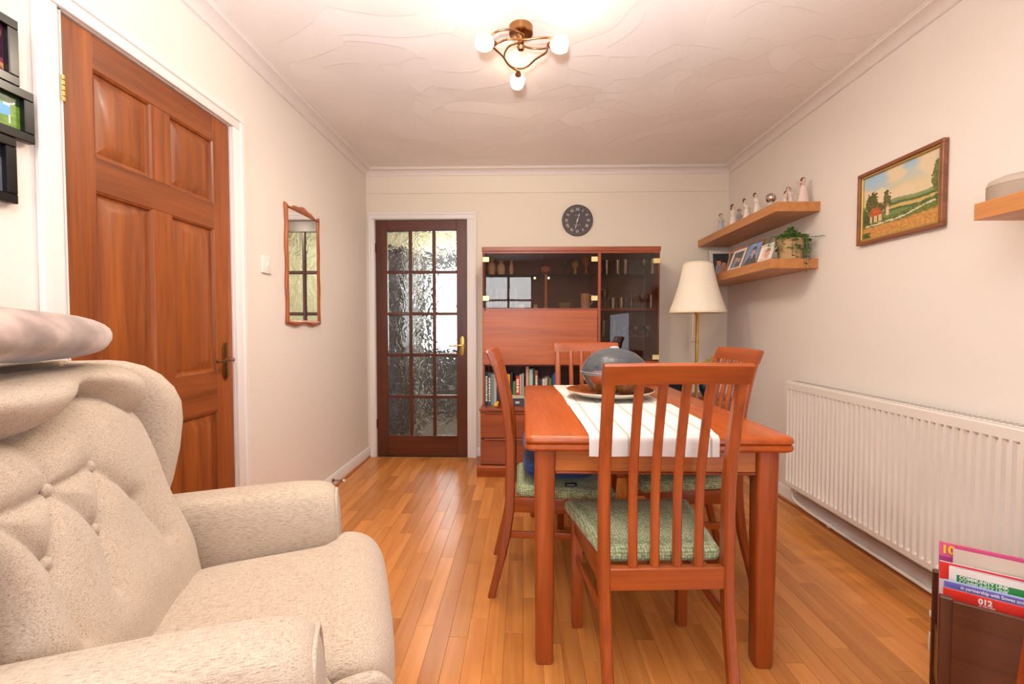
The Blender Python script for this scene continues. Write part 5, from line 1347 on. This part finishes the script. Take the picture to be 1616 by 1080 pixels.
# ================================================================== magazine rack and papers
mr = thing('magazine_rack', 'dark wooden magazine rack on the floor at the right edge of the photo', 'magazine rack', (1.16, 1.275, 0), R(-36))
RW = wood(rgb(70, 34, 16), rgb(104, 56, 28), 'x', rough=.4, vary=.05); RWZ = wood(rgb(60, 28, 14), rgb(92, 48, 24), 'z', rough=.4, vary=.05)
for v0, v1, hh in ((.0, .014, .345), (.142, .156, .355)):
    bm = bm_new(); b2(bm, (.026, v0, .05), (.40, v1, hh - .004), .002); obj('side_panel', bm, RW, mr)
    for u in (0, .40):
        bm = bm_new(); b2(bm, (u, v0 - .004, 0), (u + .028, v1 + .004, hh + .003), .003); obj('post', bm, RWZ, mr)
for u in (.006, .406):
    bm = bm_new(); b2(bm, (u, .018, .05), (u + .014, .138, .20), .002); obj('end_panel', bm, RWZ, mr)
bm = bm_new(); b2(bm, (.02, .014, .05), (.41, .142, .062), .002); obj('bottom', bm, RW, mr)
def paper(label, cat, v, u0, u1, z0, z1, th, lean, col, marks=(), name='magazine'):
    """a standing paper: local u along the rack; face looks to -v"""
    t = thing(name, label, cat, tuple(mr.matrix_basis @ Vector((0, 0, 0))), R(-36), 'papers in the magazine rack')
    Mr = Matrix.Translation((0, v, z0)) @ Matrix.Rotation(-lean, 4, 'X')
    bm = bm_new(); b2(bm, (u0, 0, 0), (u1, th, z1 - z0)); xf(bm.verts, Mr); obj('sheets', bm, plain(rgb(*col), .4, coat=.1), t, smooth=None)
    H = z1 - z0
    for i, mk in enumerate(marks):
        if mk[0] == 'r':
            _, a, b_, c, d, cc, nm = mk; bm = bm_new(); e = .0003 * (i + 1)
            b2(bm, (a, -e, H - d), (b_, .0, H - c)); xf(bm.verts, Mr); obj(nm, bm, plain(rgb(*cc), .4), t, smooth=None)
        else:
            _, a, c, s_, body, cc, bold, sx = mk
            text('lettering', body, s_, plain(rgb(*cc), .4), t, Mr @ frame_m((a, -.0018, H - c), (1, 0, 0), (0, 0, 1)), .0002, 'LEFT', sx, bold)
    return t
mr_m = Matrix.Translation((1.16, 1.275, 0)) @ Matrix.Rotation(R(-36), 4, 'Z')
mr.matrix_basis = mr_m
paper('pink magazine with a yellow 10 in its corner, rearmost in the rack', 'magazine', .116, .012, .30, .07, .452, .006, .06, (226, 96, 146),
      [('r', .012, .3, .040, .38, (170, 70, 130), 'cover_band'), ('t', .016, .020, .034, '10', (250, 214, 50), .0012, .9), ('r', .215, .295, .012, .034, (244, 206, 40), 'yellow_flash'), ('t', .228, .0235, .014, 'WIN', (60, 50, 20), .0006, 1.1)])
paper('beige printed sheet standing before the pink magazine, red along its lower edge', 'leaflet', .100, .040, .31, .07, .446, .003, .05, (216, 202, 188),
      [('r', .04, .31, .066, .072, (214, 60, 90), 'red_rule'), ('r', .215, .218, .034, .058, (150, 140, 132), 'print_stroke'), ('r', .224, .226, .042, .058, (160, 150, 140), 'print_stroke'), ('r', .232, .234, .044, .060, (160, 150, 140), 'print_stroke'), ('r', .240, .243, .036, .060, (150, 140, 132), 'print_stroke'), ('r', .25, .252, .040, .060, (160, 150, 140), 'print_stroke'), ('r', .258, .26, .046, .060, (160, 150, 140), 'print_stroke')], 'leaflet')
paper('red-edged magazine with white cover, behind the white newsletter', 'magazine', .084, .010, .30, .07, .408, .006, .05, (236, 226, 222), [('r', .010, .30, .0, .006, (224, 60, 80), 'red_rule'), ('r', .010, .03, .006, .05, (224, 50, 40), 'red_panel')])
paper('white newsletter with a green COMMUNITY LINK heading', 'newsletter', .066, .028, .31, .07, .402, .005, .05, (240, 236, 234),
      [('r', .044, .31, .016, .040, (44, 146, 74), 'green_heading'), ('t', .049, .0215, .0125, 'COMMUNITY LINK', (240, 246, 238), .0004, .92), ('t', .049, .033, .0125, 'COMMUNITY LINK', (225, 240, 225), .0004, .92)], 'newsletter')
paper('pale blue booklet printed with a purple band, behind the red one', 'booklet', .047, .016, .31, .07, .372, .005, .05, (168, 198, 234),
      [('r', .016, .31, .004, .020, (110, 104, 190), 'purple_band'), ('t', .050, .012, .0128, 'in partnership with Sowes and Warner Lakes', (244, 240, 248), .0003, .78), ('r', .18, .31, .026, .062, (44, 122, 200), 'blue_picture')], 'booklet')
paper('bright red booklet numbered 012, foremost in the rack', 'booklet', .026, .012, .33, .07, .357, .006, .04, (226, 52, 38),
      [('t', .082, .0125, .021, '012', (246, 232, 228), .0010, .85), ('r', .084, .089, .0225, .0255, (240, 190, 184), 'small_print'), ('r', .091, .101, .0225, .0255, (240, 190, 184), 'small_print'), ('r', .103, .115, .0225, .0255, (240, 190, 184), 'small_print')], 'booklet')
t = thing('paper_tag', 'white paper tag on a string hanging at the open end of the magazine rack', 'tag', tuple(mr_m @ Vector((-.010, .075, 0))), R(-36))
bm = bm_new(); tube(bm, [(0, 0, .262), (0, .002, .20)], .0015, 6); obj('string', bm, plain(rgb(216, 140, 60), .7), t)
bm = bm_new(); box(bm, (0, .004, .17), (.002, .016, .06), .0005, (R(12), 0, 0)); box(bm, (0, -.002, .255), (.004, .014, .016), .002); obj('tag_sheet', bm, plain(rgb(232, 228, 226), .6), t)
t = thing('grey_folder', 'blue-grey card folder standing at the right edge behind the papers', 'folder', tuple(mr_m @ Vector((.305, .126, .063))), R(-36))
bm = bm_new(); b2(bm, (.004, 0, 0), (.09, .006, .435), .0005); obj('cover', bm, plain(rgb(140, 152, 172), .5), t)
bm = bm_new(); b2(bm, (.008, .0062, .002), (.088, .009, .430)); obj('sheets', bm, plain(rgb(220, 216, 210), .7), t)
# tall splay-legged plant table at the right frame edge
t = thing('plant_table', 'reddish wooden table whose splayed leg stands at the right edge of the photo', 'table', (1.36, .79, 0))
bm = bm_new(); b2(bm, (-.235, -.18, .775), (.165, .18, .80), .004); obj('tabletop', bm, teak('x'), t)
for sx in (-1, 1):
    for sy in (-1, 1):
        bm = bm_new(); rings = []
        for z, off, hw in ((0, .084, .020), (.775, 0, .026)):
            cx, cy = (-(.222 + off) if sx < 0 else .13 + off * .3), sy * (.165 + off * .2); rings.append([(cx - hw, cy - hw, z), (cx + hw, cy - hw, z), (cx + hw, cy + hw, z), (cx - hw, cy + hw, z)])
        loft(bm, rings); obj('leg', bm, wood(rgb(120, 44, 16), rgb(172, 74, 30), 'z', vary=.03), t)
for sy in (-1, 1):
    bm = bm_new(); b2(bm, (-.2, sy * .155 - .01, .70), (.12, sy * .155 + .01, .775), .002); obj('apron', bm, teak('x'), t)

# ================================================================== armchair
def chenille():
    m, nt, nd, lk, b = nmat('oatmeal_chenille')
    tc = N(nt, 'ShaderNodeTexCoord')
    def fl(scale, dist, det=3):
        mp = N(nt, 'ShaderNodeMapping'); mp.inputs['Scale'].default_value = scale; lk.new(tc.outputs['Object'], mp.inputs['Vector'])
        n = N(nt, 'ShaderNodeTexNoise'); n.inputs['Scale'].default_value = 1; n.inputs['Detail'].default_value = det; n.inputs['Roughness'].default_value = .55; n.inputs['Distortion'].default_value = dist
        lk.new(mp.outputs[0], n.inputs['Vector']); return n
    a = fl((70, 560, 700), .2, 2); c = fl((560, 70, 700), .2, 2); p = fl((7, 7, 7), .5)
    sm = N(nt, 'ShaderNodeMath', operation='MULTIPLY_ADD'); sm.inputs[1].default_value = .55; lk.new(c.outputs['Fac'], sm.inputs[0]); lk.new(a.outputs['Fac'], sm.inputs[2])
    s2 = N(nt, 'ShaderNodeMath', operation='MULTIPLY_ADD'); s2.inputs[1].default_value = .12; lk.new(p.outputs['Fac'], s2.inputs[0]); lk.new(sm.outputs[0], s2.inputs[2])
    rp = ramp(nt, [(.56, rgb(142, 116, 95)), (.68, rgb(174, 150, 129)), (.82, rgb(192, 172, 151)), (1.0, rgb(204, 187, 168))])
    lk.new(s2.outputs[0], rp.inputs[0]); lk.new(rp.outputs[0], b.inputs['Base Color'])
    bp = N(nt, 'ShaderNodeBump'); bp.inputs['Strength'].default_value = .55; bp.inputs['Distance'].default_value = .0022
    lk.new(sm.outputs[0], bp.inputs['Height']); lk.new(bp.outputs['Normal'], b.inputs['Normal'])
    b.inputs['Roughness'].default_value = .92; b.inputs['Sheen Weight'].default_value = .25; b.inputs['Specular IOR Level'].default_value = .2
    return m
CHEN = chenille()
ac = thing('armchair', 'oatmeal chenille winged armchair with a button-tufted back', 'armchair', (-.603, .981, 0), R(20))
def sring(cx, cz, hw, hh, n=36, e=.45, top=None):
    """superellipse ring in (y, z)"""
    out = []
    for k in range(n):
        a = 2 * math.pi * k / n
        out.append((cx + hw * math.copysign(abs(math.cos(a)) ** e, math.cos(a)), cz + hh * math.copysign(abs(math.sin(a)) ** e, math.sin(a))))
    return out
def arm(sgn, yin, yout):
    bm = bm_new(); rings = []; cy = (yin + yout) / 2; hw = abs(yout - yin) / 2
    for (f, zt, zb, k) in ((-.44, .60, .09, .55), (-.42, .612, .07, .92), (-.30, .618, .06, 1), (-.10, .622, .06, 1), (.05, .622, .06, 1.0), (.11, .616, .06, 1.02), (.140, .606, .065, 1.0), (.156, .590, .075, .93), (.163, .57, .09, .82), (.165, .54, .12, .65)):
        r_ = []
        for (y, z) in sring(cy, (zt + zb) / 2, hw * k, (zt - zb) / 2, 40, .42):
            # rolled top: bulges a little outwards near the top, tucks in below
            t = (z - zb) / (zt - zb); y2 = cy + (y - cy) * (1 + .10 * sstep(.72, .95, t) - .06 * sstep(.2, .6, 1 - t)) + sgn * .006 * sstep(.6, 1, t)
            r_.append((f + (.012 * math.sin((1 - t) * 3) if f > .1 else 0), y2, z))
        rings.append(r_)
    loft(bm, rings); o = obj('arm', bm, CHEN, ac, smooth=70)
    # piped front facing
    bm = bm_new(); fr_ = []
    for (y, z) in sring(cy, .335, hw * .90, .255, 40, .42): fr_.append((.1585 + .010 * math.sin((1 - (z - .065) / .54) * 3), y, z))
    tube(bm, fr_ + [fr_[0]], .0045, 8, False); obj('piping', bm, CHEN, o, smooth=70)
    return o
arm(1, .285, .435); arm(-1, -.265, -.415)
# seat cushion with a rolled front running into the leg rest
def srad(f): return f
bm = bm_new(); rings = []
prof = []   # (f, ztop) centreline from the back to the front and down
nY = 30
def seat_pt(s, y):
    """s: 0..1 along the seat from the back, over the front edge, down the leg rest"""
    pts = [(-.235, .455), (-.16, .474), (-.06, .482), (.06, .487), (.13, .490), (.175, .498), (.215, .495), (.254, .478), (.281, .447), (.293, .400), (.294, .350), (.290, .29), (.286, .22), (.282, .15), (.280, .10)]
    x = s * (len(pts) - 1); i = min(int(x), len(pts) - 2); t = x - i
    P = lambda k: pts[max(0, min(len(pts) - 1, k))]
    o = []
    for q in (0, 1):
        a, b_, c, d = P(i - 1)[q], P(i)[q], P(i + 1)[q], P(i + 2)[q]
        o.append(.5 * (2 * b_ + (c - a) * t + (2 * a - 5 * b_ + 4 * c - d) * t * t + (3 * b_ - a - 3 * c + d) * t ** 3))
    return o
NS = 48; grid = []
for k in range(NS + 1):
    s = k / NS; row = []
    f, z = seat_pt(s, 0); wide = sstep(.135, .19, f) if s < .6 else 1
    yl, yr = -.262 + .004 * wide, .282 + .058 * wide
    yc, hw = (yl + yr) / 2, (yr - yl) / 2
    f2, z2 = seat_pt(min(1, s + .01), 0); f1, z1 = seat_pt(max(0, s - .01), 0); tx, tz = f2 - f1, z2 - z1; ln = math.hypot(tx, tz) or 1; nx_, nz__ = -tz / ln, tx / ln
    nx_, nz__ = -nz__ * 0 + (-tz / ln), tx / ln
    for j in range(nY + 1):
        u = -1 + 2 * j / nY; edge = 1 - abs(u) ** 7
        puff = -.040 * (1 - edge) + .006 * (1 - u * u) + .002 * nz(f * 9, u * 4, 3)
        seam = -.006 * math.exp(-((f - .165) / .006) ** 2) if s < .5 else 0
        row.append(bm.verts.new((f + (nx_) * (puff + seam), yc + hw * (u if abs(u) < .93 else math.copysign(.93 + .07 * math.sin((abs(u) - .93) / .07 * math.pi / 2), u)), z + nz__ * (puff + seam))))
    grid.append(row)
for k in range(NS):
    for j in range(nY): bm.faces.new((grid[k][j], grid[k][j + 1], grid[k + 1][j + 1], grid[k + 1][j]))
back = []
for k in range(NS + 1):
    s = k / NS; f, z = seat_pt(s, 0); back.append((min(f - .05, .24), min(z - .06, .40)))
for j in (0, nY):
    cl_ = [bm.verts.new((max(-.235, b_[0]), grid[k][j].co.y * .97, max(.09, b_[1]))) for k, b_ in enumerate(back)]
    for k in range(NS): bm.faces.new((grid[k][j], grid[k + 1][j], cl_[k + 1], cl_[k]))
obj('seat_cushion', bm, CHEN, ac, smooth=70)
bm = bm_new(); b2(bm, (-.40, -.29, .06), (.24, .31, .40), .02, 2); obj('seat_base', bm, CHEN, ac)
# loose roll of cloth under the near end of the seat front
bm = bm_new(); tube(bm, smooth_path([(.165, -.272, .432), (.20, -.281, .452), (.245, -.283, .456), (.265, -.28, .440), (.280, -.275, .405), (.288, -.27, .35)], 6), [.008] + [.0135] * 29 + [.008], 10); obj('welt', bm, CHEN, ac, smooth=70)
bm = bm_new(); tube(bm, smooth_path([(.150, -.283, .50), (.172, -.286, .46), (.205, -.292, .41), (.245, -.294, .33), (.27, -.294, .2)], 6), .009, 8); obj('welt', bm, CHEN, ac, smooth=70)
# tufted back
BTN = [(-.247, .808), (-.110, .806), (.027, .808), (-.178, .702), (-.036, .699), (.118, .705)]
SEG = [(0, 3), (1, 3), (1, 4), (2, 4), (2, 5)]
LINES = [(BTN[a], BTN[b_]) for a, b_ in SEG]
LINES += [((-.247, .808), (-.245, .90)), ((-.110, .806), (-.100, .895)), ((.027, .808), (.06, .925)), ((-.178, .702), (-.20, .58)), ((-.036, .699), (-.075, .60)), ((.118, .705), (.15, .60)), ((-.110, .806), (-.0, .812)), ((-.247, .808), (-.110, .806))]
def roll_z(y): return .912 + .030 * sstep(-.08, .10, y) - .045 * sstep(.13, .24, y) - .012 * math.cos((y + .1) * 20)
def sdist(p, a, b_):
    ax, ay = a; bx, by = b_; px, py = p; vx, vy = bx - ax, by - ay; t = max(0, min(1, ((px - ax) * vx + (py - ay) * vy) / (vx * vx + vy * vy)))
    return math.hypot(px - ax - t * vx, py - ay - t * vy)
def back_f(z): return -.22 - .16 * (z - .47) / .55
def back_h(y, z):
    h = .052
    dmin = min(sdist((y, z), a, b_) for a, b_ in LINES)
    h -= .027 * math.exp(-(dmin / .024) ** .9)
    for (by, bz) in BTN: h -= .012 * math.exp(-(math.hypot(y - by, z - bz) / .026) ** 1.6)
    rz_ = roll_z(y); h -= (.056 - .036 * sstep(.08, .2, y)) * math.exp(-(abs(z - rz_) / .026) ** .9)
    if z > rz_: h += .034 * math.sin(math.pi * min(1, (z - rz_) / .13)) 
    h += .012 * math.exp(-((z - .56) / .07) ** 2)
    return h + .003 * nz(y * 9, z * 9, 1)
bm = bm_new(); NY, NZ = 110, 120; grid = []
for k in range(NZ + 1):
    t = k / NZ; row = []
    for j in range(NY + 1):
        u = -1 + 2 * j / NY; hw = .283; y = .002 + hw * u
        z = .435 + .585 * t
        e = (1 - max(0, abs(u) - .80) / .20 * 1.0); ed = math.sqrt(max(0, 1 - (max(0, abs(u) - .82) / .18) ** 2))
        tp = math.sqrt(max(0, 1 - (max(0, t - .90) / .10) ** 2))
        h = back_h(y, z) * ed + (1 - ed) * -.085 + (1 - tp) * -.10
        row.append(bm.verts.new((back_f(z) + h, y, z + (1 - tp) * -.012)))
    grid.append(row)
for k in range(NZ):
    for j in range(NY): bm.faces.new((grid[k][j], grid[k][j + 1], grid[k + 1][j + 1], grid[k + 1][j]))
obj('back_cushion', bm, CHEN, ac, smooth=80)
for (by, bz) in BTN[:5]:
    bm = bm_new(); ball(bm, (back_f(bz) + back_h(by, bz) + .008, by, bz), .0125, 14, (.7, 1, 1)); obj('button', bm, CHEN, ac, smooth=80)
bm = bm_new(); rings = []
for (z, f0, f1, hw) in ((.08, -.46, -.30, .29), (.45, -.48, -.30, .30), (.75, -.535, -.37, .30), (.95, -.565, -.42, .30), (1.00, -.565, -.43, .29), (1.015, -.55, -.45, .27)):
    rings.append([(f0 + .02, -hw, z), (f1, -hw, z), (f1, hw, z), (f0 + .02, hw, z), (f0, hw * .9, z), (f0, -hw * .9, z)])
loft(bm, rings); obj('back_frame', bm, CHEN, ac, smooth=50)
# wings
def wing(sgn, yc):
    bm = bm_new(); rings = []
    prof_ = [(.585, -.300, .030), (.62, -.275, .034), (.68, -.258, .036), (.76, -.244, .038), (.84, -.237, .038), (.89, -.240, .038), (.93, -.256, .037), (.965, -.285, .036), (.99, -.322, .034), (1.004, -.365, .030), (1.008, -.40, .022)]
    for (z, ff, hw) in prof_:
        fb = back_f(min(z, .95)) - .16; r_ = []
        n = 28
        for q in range(n):
            a = 2 * math.pi * q / n; ex = math.copysign(abs(math.cos(a)) ** .5, math.cos(a)); ey = math.copysign(abs(math.sin(a)) ** .6, math.sin(a))
            cf, hf = (ff + fb) / 2, (ff - fb) / 2
            x = cf + hf * ex; t = (x - fb) / (ff - fb)
            r_.append((x, yc + hw * ey + sgn * .020 * t * sstep(.6, .85, z), z))
        rings.append(r_)
    loft(bm, rings); obj('wing', bm, CHEN, ac, smooth=70)
wing(1, .330); wing(-1, -.316)
for (fx, fy) in ((-.40, .36), (-.40, -.34), (.10, .36), (.10, -.34)):
    bm = bm_new(); lathe(bm, [(0, 0), (.020, 0), (.024, .04), (.024, .075), (0, .075)], (fx, fy, 0), 14); obj('foot', bm, RWZ, ac)
# plush head pillow lying on top of the back
def plush():
    m, nt, nd, lk, b = nmat('taupe_plush'); tc = N(nt, 'ShaderNodeTexCoord'); n1 = N(nt, 'ShaderNodeTexNoise'); n1.inputs['Scale'].default_value = 11; n1.inputs['Detail'].default_value = 3
    lk.new(tc.outputs['Object'], n1.inputs['Vector']); rp = ramp(nt, [(.35, rgb(118, 90, 74)), (.52, rgb(148, 119, 102)), (.70, rgb(194, 166, 150))]); lk.new(n1.outputs['Fac'], rp.inputs[0]); lk.new(rp.outputs[0], b.inputs['Base Color'])
    n2 = N(nt, 'ShaderNodeTexNoise'); n2.inputs['Scale'].default_value = 700; lk.new(tc.outputs['Object'], n2.inputs['Vector']); bp = N(nt, 'ShaderNodeBump'); bp.inputs['Strength'].default_value = .4; bp.inputs['Distance'].default_value = .002; lk.new(n2.outputs['Fac'], bp.inputs['Height']); lk.new(bp.outputs['Normal'], b.inputs['Normal'])
    b.inputs['Roughness'].default_value = .9; b.inputs['Sheen Weight'].default_value = .6; return m
hp = thing('head_pillow', 'taupe plush pillow lying along the top of the armchair back', 'pillow', (-.603, .981, 0), R(20))
bm = bm_new(); rings = []; NL = 34
for k in range(NL + 1):
    t = -1 + 2 * k / NL; y = -.06 + .315 * t; ww = (1 - abs(t) ** 4.5) ** .5 if abs(t) < 1 else 0
    ww = max(ww, .04); zc = 1.074 - .008 * t; r_ = []
    for q in range(32):
        a = 2 * math.pi * q / 32
        r_.append((-.405 + .105 * ww * math.cos(a) + .006 * nz(y * 8, a, 2), y, zc + .052 * ww * math.copysign(abs(math.sin(a)) ** .8, math.sin(a)) * (1.15 if math.sin(a) > 0 else .85) + .004 * nz(y * 10, math.cos(a) * 2, 6)))
    rings.append(r_)
loft(bm, rings); obj('pillow_body', bm, plush(), hp, smooth=80)
bm = bm_new(); tube(bm, [(-.405 + .103 * math.cos(a) * 1.0, .256 + .001, 1.072 + .02 * math.sin(a)) for a in [2 * math.pi * k / 20 for k in range(21)]] , .002, 6) if False else lathe(bm, [(0, 0), (.012, .001), (.010, .006), (0, .008)], (-.405, .250, 1.066), 12, (R(-90), 0, 0)); obj('end_stud', bm, plain(rgb(168, 142, 128), .9), hp)
